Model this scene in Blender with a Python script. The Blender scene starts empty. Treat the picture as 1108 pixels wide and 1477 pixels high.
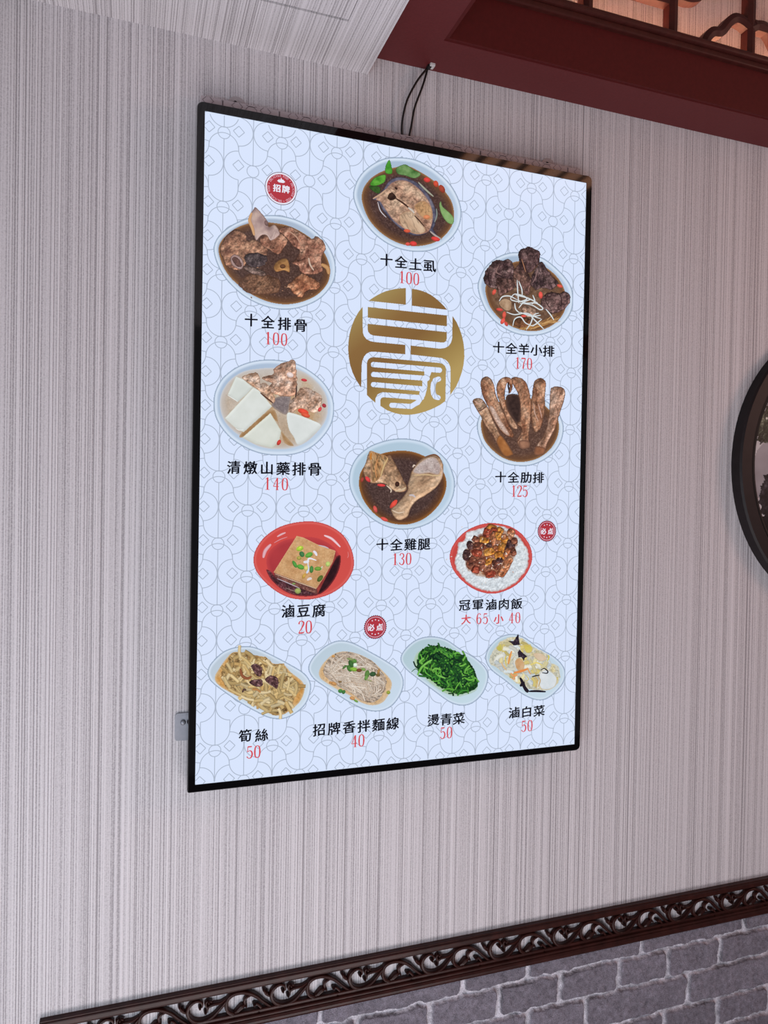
import bpy, bmesh, math, random
import numpy as np
from mathutils import Vector, Matrix

SC = bpy.context.scene
COL = SC.collection
ZO = 1.30                                   # height of the sign's lower edge above the floor

# ------------------------------------------------------------------ camera, world, lights, exposure
YAW, PITCH, ROLL = -0.334943, -0.0127015, -0.0179035
CX, CY, CZ, FPX = -0.0748755, -0.9767356, 0.3845652, 1051.27
def rot_cam():
    Rz = Matrix.Rotation(YAW, 3, 'Z'); Rx = Matrix.Rotation(PITCH, 3, 'X'); Ry = Matrix.Rotation(ROLL, 3, 'Y')
    return Rz @ Rx @ Ry
RC = rot_cam()
cam_d = bpy.data.cameras.new('camera'); cam = bpy.data.objects.new('camera', cam_d); COL.objects.link(cam)
cam_d.sensor_fit = 'HORIZONTAL'; cam_d.sensor_width = 36; cam_d.lens = 36 * FPX / 1108
cam_d.clip_start = 0.01; cam_d.clip_end = 50
M = Matrix((RC.col[0], RC.col[2], -RC.col[1])).transposed().to_4x4()
M.translation = (CX, CY, CZ + ZO); cam.matrix_world = M
SC.camera = cam

SC.view_settings.view_transform = 'Standard'; SC.view_settings.look = 'None'
SC.view_settings.exposure = 0; SC.view_settings.gamma = 1; SC.view_settings.use_curve_mapping = False

w = bpy.data.worlds.new('world'); SC.world = w; w.use_nodes = True
w.node_tree.nodes['Background'].inputs[0].default_value = (0.62, 0.60, 0.66, 1)
w.node_tree.nodes['Background'].inputs[1].default_value = 0.22

def area(name, loc, target, size, power, color, size_y=None):
    l = bpy.data.lights.new(name, 'AREA'); o = bpy.data.objects.new(name, l); COL.objects.link(o)
    l.energy = power; l.color = color; l.size = size
    if size_y: l.shape = 'RECTANGLE'; l.size_y = size_y
    o.location = loc
    o.rotation_euler = (Vector(target) - Vector(loc)).to_track_quat('-Z', 'Y').to_euler()
    return o
# daylight from the shop front, low and to the left behind the viewer
area('daylight_shopfront', (-1.05, -1.75, 1.05), (0.15, 0, 1.15), 1.5, 7.0, (0.90, 0.93, 1.0), 1.3)
area('floor_bounce', (0.0, -1.35, 0.25), (0.0, -1.75, 3.0), 1.6, 42, (1.0, 0.93, 0.94), 1.4)
area('daylight_low', (-0.65, -1.35, 1.15), (0.30, 0, 0.95), 1.0, 9.5, (0.72, 0.89, 1.0), 0.3)
# dim warm room lamps, up and to the right
area('room_lamp_warm', (2.5, -1.0, 2.25), (0.9, 0, 1.75), 0.5, 11, (1.0, 0.55, 0.43))

# ------------------------------------------------------------------ helpers
def s2l(c):
    c = np.asarray(c, float) / 255.0
    return np.where(c <= 0.04045, c / 12.92, ((c + 0.055) / 1.055) ** 2.4)

def tag(o, label=None, cat=None, group=None, kind=None):
    if label: o['label'] = label
    if cat: o['category'] = cat
    if group: o['group'] = group
    if kind: o['kind'] = kind
    return o

def empty(name, loc):
    o = bpy.data.objects.new(name, None); COL.objects.link(o); o.location = loc; o.empty_display_size = .05
    return o

def link(name, me, mat, parent=None, smooth=False):
    o = bpy.data.objects.new(name, me); COL.objects.link(o)
    if mat: me.materials.append(mat)
    if parent:
        o.parent = parent
        q = Vector((0, 0, 0)); p = parent
        while p: q += p.location; p = p.parent
        o.location = -q                     # mesh data stay in world coordinates
    if smooth:
        me.polygons.foreach_set('use_smooth', [True] * len(me.polygons))
    return o

def from_bm(name, bm, mat, parent=None, smooth=False):
    me = bpy.data.meshes.new(name); bm.normal_update(); bm.to_mesh(me); bm.free()
    return link(name, me, mat, parent, smooth)

def box(bm, x0, x1, y0, y1, z0, z1, bev=0):
    r = bmesh.ops.create_cube(bm, size=1)
    for v in r['verts']:
        v.co = Vector(((x0 + x1) / 2 + v.co.x * (x1 - x0), (y0 + y1) / 2 + v.co.y * (y1 - y0), (z0 + z1) / 2 + v.co.z * (z1 - z0)))
    if bev:
        es = list({e for v in r['verts'] for e in v.link_edges})
        bmesh.ops.bevel(bm, geom=es, offset=bev, segments=2, affect='EDGES', profile=.5)

def recenter(o, loc=None):
    return o

# measured photo coordinates -> coordinates on a plane of the room (local z, before ZO)
def unproj(px, py, yp):
    d = RC @ Vector(((px - 554) / FPX, 1, -(py - 738.5) / FPX))
    t = (yp - CY) / d.y
    return CX + t * d.x, CZ + t * d.z
def unproj_np(P, yp):
    P = np.asarray(P, float)
    q = np.stack([(P[..., 0] - 554) / FPX, np.ones(P.shape[:-1]), -(P[..., 1] - 738.5) / FPX], -1)
    d = q @ np.array(RC).T
    t = (yp - CY) / d[..., 1]
    return np.stack([CX + t * d[..., 0], CZ + t * d[..., 2]], -1)

# ------------------------------------------------------------------ materials
def mat_new(name):
    m = bpy.data.materials.new(name); m.use_nodes = True
    nt = m.node_tree; b = nt.nodes['Principled BSDF']
    return m, nt, b
def plain(name, srgb, rough=.5, spec=.3, metal=0, noise=0, nscale=40, bump=0):
    m, nt, b = mat_new(name)
    c = tuple(s2l(srgb)) + (1,)
    b.inputs['Base Color'].default_value = c; b.inputs['Roughness'].default_value = rough
    b.inputs['Specular IOR Level'].default_value = spec; b.inputs['Metallic'].default_value = metal
    if noise or bump:
        tc = nt.nodes.new('ShaderNodeTexCoord'); n = nt.nodes.new('ShaderNodeTexNoise')
        n.inputs['Scale'].default_value = nscale; n.inputs['Detail'].default_value = 4
        nt.links.new(tc.outputs['Object'], n.inputs['Vector'])
        if noise:
            r = nt.nodes.new('ShaderNodeValToRGB')
            r.color_ramp.elements[0].position = .3; r.color_ramp.elements[1].position = .7
            r.color_ramp.elements[0].color = tuple(x * (1 - noise) for x in c[:3]) + (1,)
            r.color_ramp.elements[1].color = tuple(min(1, x * (1 + noise)) for x in c[:3]) + (1,)
            nt.links.new(n.outputs['Fac'], r.inputs['Fac']); nt.links.new(r.outputs['Color'], b.inputs['Base Color'])
        if bump:
            bp = nt.nodes.new('ShaderNodeBump'); bp.inputs['Strength'].default_value = bump; bp.inputs['Distance'].default_value = .002
            nt.links.new(n.outputs['Fac'], bp.inputs['Height']); nt.links.new(bp.outputs['Normal'], b.inputs['Normal'])
    return m

def wallpaper(name, lo, hi, shift=0.0):
    """vertically ribbed vinyl: fine ridges of uneven width, running along z (or along y on the beam)"""
    m, nt, b = mat_new(name)
    tc = nt.nodes.new('ShaderNodeTexCoord')
    def stripes(freq, along, det, off):
        mp = nt.nodes.new('ShaderNodeMapping'); mp.inputs['Scale'].default_value = (freq, along, along); mp.inputs['Location'].default_value = (off + shift, off, off)
        nt.links.new(tc.outputs['Object'], mp.inputs['Vector'])
        n = nt.nodes.new('ShaderNodeTexNoise'); n.inputs['Scale'].default_value = 1; n.inputs['Detail'].default_value = det
        nt.links.new(mp.outputs['Vector'], n.inputs['Vector']); return n
    def mad(x, k, c):
        q = nt.nodes.new('ShaderNodeMath'); q.operation = 'MULTIPLY_ADD'; q.inputs[1].default_value = k
        nt.links.new(x, q.inputs[0])
        if isinstance(c, (int, float)): q.inputs[2].default_value = c
        else: nt.links.new(c, q.inputs[2])
        return q.outputs[0]
    n1 = stripes(640, .25, 0, 3.3); n2 = stripes(1250, .25, 0, 8.1); n3 = stripes(240, 1.0, 0, 1.7)
    f = nt.nodes.new('ShaderNodeTexNoise'); f.inputs['Scale'].default_value = 520; f.inputs['Detail'].default_value = 2
    nt.links.new(tc.outputs['Object'], f.inputs['Vector'])
    sx = nt.nodes.new('ShaderNodeSeparateXYZ'); nt.links.new(tc.outputs['Object'], sx.inputs[0])
    ph = mad(sx.outputs['X'], 2 * math.pi * 288, mad(n3.outputs['Fac'], 7.0, 0.0))       # regular ribs, about 3.5 mm apart
    sn = nt.nodes.new('ShaderNodeMath'); sn.operation = 'SINE'; nt.links.new(ph, sn.inputs[0])
    h = mad(sn.outputs[0], .085, mad(n1.outputs['Fac'], .50, mad(n2.outputs['Fac'], .50, 0.0)))
    h2 = mad(f.outputs['Fac'], .26, mad(h, .74, 0.0))
    r = nt.nodes.new('ShaderNodeValToRGB'); e = r.color_ramp.elements
    e[0].position = .36; e[1].position = .64
    e[0].color = tuple(s2l(lo)) + (1,); e[1].color = tuple(s2l(hi)) + (1,)
    k = r.color_ramp.elements.new(.48); mid = (np.array(lo) * .3 + np.array(hi) * .7); k.color = tuple(s2l(mid)) + (1,)
    nt.links.new(h2, r.inputs['Fac']); nt.links.new(r.outputs['Color'], b.inputs['Base Color'])
    bp = nt.nodes.new('ShaderNodeBump'); bp.inputs['Strength'].default_value = .6; bp.inputs['Distance'].default_value = .0016
    nt.links.new(h2, bp.inputs['Height']); nt.links.new(bp.outputs['Normal'], b.inputs['Normal'])
    b.inputs['Roughness'].default_value = .6; b.inputs['Specular IOR Level'].default_value = .25
    return m

M_PAPER = wallpaper('ribbed_wallpaper', (145, 139, 143), (207, 201, 205))
M_BEAMPAPER = wallpaper('beam_wallpaper_lit', (152, 146, 149), (210, 204, 208), 40.7)  # same paper as the wall, lightened for the brighter lit underside
M_RED = plain('red_lacquer_board', (88, 30, 32), .55, .3, noise=.08, nscale=300, bump=.05)
M_WOOD = plain('dark_rosewood', (46, 20, 17), .36, .24, noise=.35, nscale=60, bump=.12)
M_LATT = plain('lattice_wood', (60, 23, 20), .45, .25, noise=.2, nscale=80)
M_BLACK = plain('black_gloss_plastic', (5, 5, 7), .05, .5)
M_RUBBER = plain('black_cable_rubber', (13, 11, 12), .45, .4)
M_STEEL = plain('brushed_steel', (138, 138, 146), .45, .5, .6, noise=.05, nscale=200)
M_TAB = plain('grey_tab_metal', (168, 158, 160), .5, .4, .2)
M_PLUG = plain('grey_plug_plastic', (190, 185, 185), .35, .5)
M_RING = plain('black_ring_wood', (27, 20, 22), .55, .25, noise=.15, nscale=50)
M_RINGIN = plain('black_ring_lip', (8, 7, 8), .5, .25)
M_FLOOR = plain('grey_floor_tile', (120, 112, 108), .4, .4, noise=.1, nscale=6)
M_CEIL = plain('dark_ceiling_paint', (150, 140, 138), .8, .2)
M_SLAT = plain('ceiling_slat_wood', (150, 96, 70), .5, .3, noise=.15, nscale=30)
M_FILM = plain('printed_film_edge', (178, 164, 168), .3, .4)
M_FLINE = plain('film_ink', (118, 104, 108), .5, .3)

def led_mat(name, col, s):
    m, nt, b = mat_new(name)
    b.inputs['Base Color'].default_value = (.8, .8, .8, 1)
    b.inputs['Emission Color'].default_value = col + (1,); b.inputs['Emission Strength'].default_value = s
    return m
M_LED = led_mat('cove_led', (1.0, 0.46, 0.26), 60.0)

# screen print: the lit panel gives off the picture's own colours
def emit_attr(name):
    m, nt, b = mat_new(name)
    a = nt.nodes.new('ShaderNodeAttribute'); a.attribute_name = 'Col'
    b.inputs['Base Color'].default_value = (0, 0, 0, 1); b.inputs['Roughness'].default_value = .12
    b.inputs['Specular IOR Level'].default_value = .22
    nt.links.new(a.outputs['Color'], b.inputs['Emission Color']); b.inputs['Emission Strength'].default_value = 1.0
    return m
def emit_flat(name, srgb):
    m, nt, b = mat_new(name)
    b.inputs['Base Color'].default_value = (0, 0, 0, 1); b.inputs['Roughness'].default_value = .12
    b.inputs['Specular IOR Level'].default_value = .22
    b.inputs['Emission Color'].default_value = tuple(s2l(srgb)) + (1,); b.inputs['Emission Strength'].default_value = 1.0
    return m
M_PRINT = emit_attr('backlit_print')
M_INK = emit_flat('backlit_black_ink', (14, 16, 26))
M_REDINK = emit_flat('backlit_red_ink', (212, 78, 86))
M_WHITEINK = emit_flat('backlit_white_ink', (232, 232, 246))
M_LINE = emit_flat('backlit_line_ink', (173, 184, 203))
M_SCREEN = emit_flat('backlit_white_panel', (217, 229, 253))
def paint_attr(name):
    m, nt, b = mat_new(name)
    a = nt.nodes.new('ShaderNodeAttribute'); a.attribute_name = 'Col'
    b.inputs['Roughness'].default_value = .5; b.inputs['Specular IOR Level'].default_value = .2
    nt.links.new(a.outputs['Color'], b.inputs['Base Color'])
    return m
M_PAINT = paint_attr('painted_picture')

# ------------------------------------------------------------------ the room
YW = 0.035                                   # wall face
def struct(o, label, cat):
    return tag(o, label, cat, kind='structure')

bm = bmesh.new(); box(bm, -2.2, 3.2, YW, YW + .12, ZO - .33, ZO + 1.75)
struct(from_bm('wall_back', bm, M_PAPER), 'pinkish grey wall in vertically ribbed wallpaper behind the lit menu sign', 'wall')
bm = bmesh.new(); box(bm, -2.2, 3.2, -3.6, YW + .12, -.06, 0)
struct(from_bm('floor', bm, M_FLOOR), 'grey tiled floor below the brick wall', 'floor')
bm = bmesh.new(); box(bm, -2.2, 3.2, -3.6, YW + .12, ZO + 1.75, ZO + 1.81)
struct(from_bm('ceiling', bm, M_CEIL), 'plain ceiling high above the red coffer', 'ceiling')

# white papered beam under the ceiling with an access hatch in its underside
Z1 = ZO + 1.002
bm = bmesh.new()
X0, X1 = -0.203, 0.2405
hx0, hx1, hy1 = -0.12, 0.1815, -0.0655
box(bm, X0, hx0, -1.7, YW, Z1, ZO + 1.5); box(bm, hx1, X1, -1.7, YW, Z1, ZO + 1.5)
box(bm, hx0, hx1, hy1, YW, Z1, ZO + 1.5); box(bm, hx0, hx1, -1.7, -.62, Z1, ZO + 1.5)
box(bm, hx0, hx1, -.62, hy1, Z1 + .012, ZO + 1.5)
struct(from_bm('trim_1', bm, M_BEAMPAPER), 'pale ribbed wallpapered beam crossing the ceiling toward the viewer', 'beam')
bm = bmesh.new(); box(bm, hx0 + .001, hx1 - .0008, -.619, hy1 - .0042, Z1 - .0002, Z1 + .012)
tag(from_bm('access_panel', bm, M_BEAMPAPER), 'wallpapered access panel in the underside of the pale beam, dark gap along one edge', 'access panel')

# red coffer: L-shaped soffit, upstands
Z2 = ZO + 1.028
XR = 2.4
cx0, cyb = 0.328, -0.036
bm = bmesh.new()
box(bm, X1 - .0, XR, cyb, YW, Z2, ZO + 1.098)                      # along the wall
box(bm, X1 - .0, cx0, -1.7, cyb, Z2, ZO + 1.098)                   # along the pale beam
box(bm, cx0 - .03, XR, -1.75, -1.62, Z2, ZO + 1.098)
struct(from_bm('trim_2', bm, M_RED), 'dark red painted soffit edging the ceiling recess above the sign', 'soffit')
M_UP = plain('deep_red_upstand', (74, 18, 18), .6, .2, noise=.1, nscale=200)  # upstand in a darker, more saturated red than the soffit
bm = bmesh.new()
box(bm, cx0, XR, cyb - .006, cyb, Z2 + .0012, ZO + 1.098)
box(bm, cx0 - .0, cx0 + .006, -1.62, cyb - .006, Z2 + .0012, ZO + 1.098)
struct(from_bm('trim_3', bm, M_UP), 'deep red upstand lining the ceiling recess under the lattice', 'board')

# --- lattice screen standing on the coffer edge
YL0, YL1 = -0.046, -0.029
ZL = ZO + 1.098
lat = empty('lattice_screen', (1.2, -.036, ZL))
tag(lat, 'dark red wooden lattice screen with cloud shaped arches standing on the red soffit', 'lattice')
bm = bmesh.new()
box(bm, cx0 + .006, XR, YL0 - .004, YL1, ZL, ZL + .010, .002)
box(bm, cx0 + .006, XR, YL0 - .010, YL1, ZL + .0095, ZL + .019, .003)
from_bm('bottom_rail', bm, M_LATT, lat)
bm = bmesh.new(); box(bm, cx0 + .006, XR, YL0, YL1, ZL + .33, ZL + .35, .002)
from_bm('top_rail', bm, M_LATT, lat)
def ribbon_bar(bm, pts, wid, y0, y1, ridge=.003):
    """a flat bar following pts in the xz plane, with a raised ridge on the front face"""
    n = len(pts); rows = []
    for i, p in enumerate(pts):
        a = pts[max(i - 1, 0)]; b = pts[min(i + 1, n - 1)]
        t = Vector((b[0] - a[0], b[1] - a[1])).normalized(); nx, nz = -t.y, t.x
        h = wid / 2
        prof = [(-h, y1), (-h, y0 + ridge), (0, y0), (h, y0 + ridge), (h, y1)]
        rows.append([bm.verts.new((p[0] + nx * k, yy, p[1] + nz * k)) for k, yy in prof])
    for i in range(n - 1):
        for j in range(5):
            k = (j + 1) % 5
            bm.faces.new((rows[i][j], rows[i][k], rows[i + 1][k], rows[i + 1][j]))
    bm.faces.new(rows[0]); bm.faces.new(rows[-1][::-1])
def catmull(P, closed=False, sub=8):
    P = np.asarray(P, float); n = len(P); out = []
    rng = range(n) if closed else range(n - 1)
    for i in rng:
        if closed: p0, p1, p2, p3 = P[(i - 1) % n], P[i], P[(i + 1) % n], P[(i + 2) % n]
        else: p0, p1, p2, p3 = P[max(i - 1, 0)], P[i], P[i + 1], P[min(i + 2, n - 1)]
        for k in range(sub):
            t = k / sub
            out.append(.5 * ((2 * p1) + (-p0 + p2) * t + (2 * p0 - 5 * p1 + 4 * p2 - p3) * t * t + (-p0 + 3 * p1 - 3 * p2 + p3) * t ** 3))
    if not closed: out.append(P[-1])
    return np.array(out)
pitch = .155
zt = ZL + .331
for k in range(-1, 11):
    xb = .711 + k * pitch - .0
    if xb < cx0 + .03 or xb > XR - .03: continue
    bm = bmesh.new(); ribbon_bar(bm, [(xb, ZL + .017), (xb, zt)], .0165, YL0, YL1)
    from_bm('lattice_bar', bm, M_LATT, lat)
for k in range(-2, 11, 2):                                   # cross bars in every other bay
    xa, xb = .711 + (k - 1) * pitch, .711 + k * pitch
    if xa < cx0 or xb > XR: continue
    for zz in (ZO + 1.172, ZO + 1.31):
        bm = bmesh.new(); ribbon_bar(bm, [(max(xa, cx0 + .03) + .008, zz), (xb - .008, zz)], .016, YL0, YL1)
        from_bm('cross_bar', bm, M_LATT, lat)
for k in range(-1, 10, 2):                                   # cloud arches astride every other bar
    xb = .711 + k * pitch
    if k not in (1, 5, 9) or xb > XR - .1: continue
    half = [(-.094, ZO + 1.112), (-.089, ZO + 1.128), (-.077, ZO + 1.141), (-.064, ZO + 1.144), (-.056, ZO + 1.15), (-.044, ZO + 1.165), (-.03, ZO + 1.174), (-.014, ZO + 1.172), (0, ZO + 1.165)]
    for s in (-1, 1):
        pp = [(xb + s * (-x) * -1 if s == 1 else xb - x, z) for x, z in half]
        bm = bmesh.new(); ribbon_bar(bm, [tuple(q) for q in catmull(pp, sub=4)], .0155, YL0, YL1)
        from_bm('cloud_arch', bm, M_LATT, lat)
for k in range(0, 10, 2):                                    # rounded cloud ends hanging beside the other bars
    xb = .711 + k * pitch
    if xb > XR - .1: continue
    for s in (-1, 1):
        cl = [(s * .008, ZO + 1.186), (s * .028, ZO + 1.184), (s * .048, ZO + 1.190), (s * .056, ZO + 1.206), (s * .05, ZO + 1.222), (s * .03, ZO + 1.23), (s * .008, ZO + 1.228)]
        if s == -1: continue
        bm = bmesh.new(); ribbon_bar(bm, [(xb + a, b) for a, b in catmull(cl, sub=4)], .016, YL0, YL1)
        from_bm('cloud_curl', bm, M_LATT, lat)
# LED strip in the cove behind the lattice
bm = bmesh.new(); box(bm, .40, XR - .05, .004, .012, ZL, ZL + .004)
tag(from_bm('led_strip', bm, M_LED), 'warm light strip lying in the cove behind the lattice', 'light strip')
# glowing strips added in place of lit wooden slats, mirrored in the black frame
M_SLATGLOW = led_mat('warm_slat_glow', (1.0, 0.40, 0.18), 2.0)
for i in range(7):
    xx = .90 + i * .074
    bm = bmesh.new(); box(bm, xx, xx + .030, -1.35, -.80, ZO + 1.46, ZO + 1.48, .002)
    tag(from_bm('glow_slat', bm, M_SLATGLOW), 'slim glowing strip added for a lit wooden slat in the ceiling recess, mirrored in the black sign frame', 'glowing slat', 'row of glowing slats in the ceiling recess')
# unseen block added to shade the wall left of the pale beam
bm = bmesh.new(); box(bm, -2.2, X0, -1.7, YW, ZO + 1.036, ZO + 1.5)
struct(from_bm('trim_5', bm, M_CEIL), 'unseen block added to shade the wall left of the pale wallpapered beam', 'ceiling')

# ------------------------------------------------------------------ carved dado rail
PER = 0.1139
def wl(X, Y):                                # crop of the photo -> wall plane
    return unproj(400 + X / 5.036, 1350 + Y / 5.036, .026)
rail = empty('trim_4', (.6, YW, ZO - .31))
struct(rail, 'dark brown carved wooden dado rail with openwork scrolls between wallpaper and brick', 'dado rail')
XA, XB = -.1757, 2.6
bm = bmesh.new()
box(bm, XA, XB, YW - .0105, YW, ZO - .2910, ZO - .2830, .0015)
box(bm, XA, XB, YW - .0085, YW, ZO - .2845, ZO - .2810, .0008)
box(bm, XA, XB, YW - .007, YW, ZO - .2940, ZO - .2900, .001)
from_bm('top_moulding', bm, M_WOOD, rail)
bm = bmesh.new()
box(bm, XA, XB, YW - .009, YW, ZO - .3305, ZO - .3235, .0015)
box(bm, XA, XB, YW - .015, YW, ZO - .3425, ZO - .3315, .004)
box(bm, XA, XB, YW - .0125, YW, ZO - .3385, ZO - .3285, .002)
from_bm('bottom_moulding', bm, M_WOOD, rail)

def carved(bm, pts, r, depth=.0095, sub=5):
    """a carved scroll: rounded section tapering along pts, standing on the wall"""
    P = catmull([(p[0], p[1]) for p in pts], sub=sub); m = len(pts)
    R = np.interp(np.linspace(0, m - 1, len(P)), range(m), r)
    K = 9; rows = []
    for i, p in enumerate(P):
        a = P[max(i - 1, 0)]; b = P[min(i + 1, len(P) - 1)]
        t = b - a; t = t / (np.linalg.norm(t) + 1e-9); nx, nz = -t[1], t[0]
        row = []
        for j in range(K):
            th = math.pi * j / (K - 1)
            k = math.cos(th) * R[i]; h = math.sin(th) ** .7
            gro = 1 - .28 * math.exp(-((th - math.pi * .55) / .22) ** 2)
            yy = YW - .001 - min(depth, .004 + R[i] * 1.9) * h * gro
            row.append(bm.verts.new((p[0] + nx * k, yy, p[1] + nz * k)))
        rows.append(row)
    for i in range(len(rows) - 1):
        for j in range(K - 1):
            bm.faces.new((rows[i][j], rows[i][j + 1], rows[i + 1][j + 1], rows[i + 1][j]))
    bm.faces.new(rows[0]); bm.faces.new(rows[-1][::-1])
def lump(bm, c, r, depth=.010):
    g = bmesh.ops.create_uvsphere(bm, u_segments=10, v_segments=6, radius=1)
    for v in g['verts']:
        v.co = Vector((c[0] + v.co.x * r, YW - .002 + v.co.y * depth, c[1] + v.co.z * r))
U = 1 / 5.036 * .00104                       # crop pixel -> metres along the rail
scroll = [
  ([(275, 455), (238, 440), (222, 405), (232, 350), (275, 312), (345, 300), (415, 322), (475, 368), (525, 402), (575, 418)], [12, 13, 13, 13, 14, 14, 14, 12, 9, 4]),
  ([(395, 322), (362, 338), (345, 362), (352, 392)], [6, 8, 9, 8]),
  ([(350, 392), (325, 402), (298, 428), (266, 455)], [8, 17, 14, 3]),
  ([(580, 418), (520, 422), (470, 436), (440, 446)], [3, 9, 10, 6]),
  ([(470, 430), (452, 402), (430, 384), (408, 388)], [8, 10, 9, 7]),
  ([(602, 296), (620, 284), (614, 258), (582, 250), (545, 276), (527, 320), (540, 362), (578, 386), (636, 380), (690, 348), (740, 292), (800, 222), (845, 205)], [6, 8, 9, 10, 12, 13, 14, 14, 13, 12, 11, 9, 4]),
  ([(650, 322), (658, 292), (690, 272), (735, 262), (775, 232)], [9, 9, 11, 9, 4]),
  ([(655, 300), (642, 272), (655, 250), (682, 254)], [9, 9, 9, 8]),
  ([(545, 330), (512, 326), (490, 312), (478, 290)], [6, 9, 10, 8]),
]
lumps = [((605, 292), 11), ((640, 322), 12), ((660, 252), 12), ((478, 286), 12), ((355, 392), 11), ((412, 386), 12), ((440, 440), 9), ((498, 300), 9)]
o0 = wl(215, 430)
proto_me = None
n0 = int(math.floor((XA - o0[0]) / PER)); n1 = int((XB - o0[0]) / PER) + 1
for k in range(n0, n1):
    if proto_me is None:
        bm = bmesh.new()
        for pts, r in scroll:
            carved(bm, [wl(*p) for p in pts], [x * U * 1.0 for x in r])
        for c, r in lumps: lump(bm, wl(*c), r * U)
        bmesh.ops.translate(bm, verts=bm.verts, vec=(0, 0, ZO))
        zmin = -.327; 
        for v in bm.verts: v.co.z = min(max(v.co.z, ZO - .3275), ZO - .2905)
        bmesh.ops.recalc_face_normals(bm, faces=bm.faces)
        proto = from_bm('carved_scroll', bm, M_WOOD, rail, smooth=True); proto_me = proto.data; base = proto.location.copy()
        proto.location = base + Vector((k * PER, 0, 0))
        if k < n0 + 0: pass
    else:
        c = proto.copy(); COL.objects.link(c); c.parent = rail; c.location = base + Vector((k * PER, 0, 0))
# trim scrolls that would pass the rail's ends
for c in list(rail.children):
    if c.name.startswith('carved_scroll'):
        xs = c.location.x - base.x
        if o0[0] + xs < XA - .0 or o0[0] + xs + PER > XB: bpy.data.objects.remove(c)

# ------------------------------------------------------------------ brick lower wall
def brick_material():
    m, nt, b = mat_new('grey_stone_brick')
    a = nt.nodes.new('ShaderNodeAttribute'); a.attribute_name = 'Col'
    tc = nt.nodes.new('ShaderNodeTexCoord')
    n = nt.nodes.new('ShaderNodeTexNoise'); n.inputs['Scale'].default_value = 110; n.inputs['Detail'].default_value = 6; n.inputs['Roughness'].default_value = .7
    g = nt.nodes.new('ShaderNodeTexNoise'); g.inputs['Scale'].default_value = 700; g.inputs['Detail'].default_value = 3
    nt.links.new(tc.outputs['Object'], n.inputs['Vector']); nt.links.new(tc.outputs['Object'], g.inputs['Vector'])
    ad = nt.nodes.new('ShaderNodeMath'); ad.operation = 'ADD'
    nt.links.new(n.outputs['Fac'], ad.inputs[0]); nt.links.new(g.outputs['Fac'], ad.inputs[1])
    r = nt.nodes.new('ShaderNodeMapRange'); r.inputs['From Min'].default_value = .6; r.inputs['From Max'].default_value = 1.4
    r.inputs['To Min'].default_value = .30; r.inputs['To Max'].default_value = 1.70
    nt.links.new(ad.outputs[0], r.inputs['Value'])
    mx = nt.nodes.new('ShaderNodeVectorMath'); mx.operation = 'SCALE'
    nt.links.new(a.outputs['Color'], mx.inputs[0]); nt.links.new(r.outputs['Result'], mx.inputs['Scale'])
    nt.links.new(mx.outputs[0], b.inputs['Base Color'])
    bp = nt.nodes.new('ShaderNodeBump'); bp.inputs['Strength'].default_value = .8; bp.inputs['Distance'].default_value = .0025
    nt.links.new(ad.outputs[0], bp.inputs['Height']); nt.links.new(bp.outputs['Normal'], b.inputs['Normal'])
    b.inputs['Roughness'].default_value = .8; b.inputs['Specular IOR Level'].default_value = .2
    return m
M_BRICK = brick_material()
rnd = random.Random(5)
def brick_joints(row):
    fixed = {0: [.1916, .4157, .5287, .7457, .9687], 1: [.362, .4785, .5899, .7017, .8035, .915, 1.0292], 2: [.5325, .6395, .8474, 1.0560], 3: [.7995, .9126, 1.0296]}
    J = list(fixed.get(row, [.55 + rnd.random() * .1]))
    lens = (.215,) if row % 2 == 0 else (.112,)
    if row > 1: lens = (.112, .205, .112)
    x = J[-1]
    while x < 2.7: x += rnd.choice(lens) + rnd.uniform(-.006, .006); J.append(x)
    x = J[0]
    while x > -1.6: x -= rnd.choice(lens) + rnd.uniform(-.006, .006); J.insert(0, x)
    return J
# mortar bed + rough bricks, a height field on a fine grid near the rail, coarse boxes further down
def value_noise(tab, x, y):
    xi = np.floor(x).astype(int); yi = np.floor(y).astype(int); fx = x - xi; fy = y - yi
    fx = fx * fx * (3 - 2 * fx); fy = fy * fy * (3 - 2 * fy)
    g = lambda a, b: tab[a % 256, b % 256]
    return (g(xi, yi) * (1 - fx) + g(xi + 1, yi) * fx) * (1 - fy) + (g(xi, yi + 1) * (1 - fx) + g(xi + 1, yi + 1) * fx) * fy
TAB = np.random.RandomState(3).rand(256, 256)
def fbm(x, y, oct=4, seed=0, gain=.55):
    s = 0; a = 1; t = 0
    for i in range(oct):
        s = s + a * value_noise(TAB, x * 2 ** i + seed * 17.3 + i * 31, y * 2 ** i + seed * 9.1 + i * 57); t += a; a *= gain
    return s / t
def set_col(me, C):
    ca = me.color_attributes.new('Col', 'FLOAT_COLOR', 'POINT')
    ca.data.foreach_set('color', np.c_[C, np.ones(len(C))].astype(np.float32).ravel())
def grid_mesh(name, V, F):
    me = bpy.data.meshes.new(name)
    me.vertices.add(len(V)); me.vertices.foreach_set('co', np.asarray(V, np.float32).ravel())
    n = len(F); me.loops.add(n * 4); me.loops.foreach_set('vertex_index', np.asarray(F, np.int32).ravel())
    me.polygons.add(n); me.polygons.foreach_set('loop_start', np.arange(0, n * 4, 4, dtype=np.int32))
    me.update(calc_edges=True); me.validate()
    return me
zrows = [-.3045, -.3695, -.4195, -.4770, -.5270]
while zrows[-1] > -1.29: zrows.append(zrows[-1] - (.0575 if len(zrows) % 2 else .05))
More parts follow.
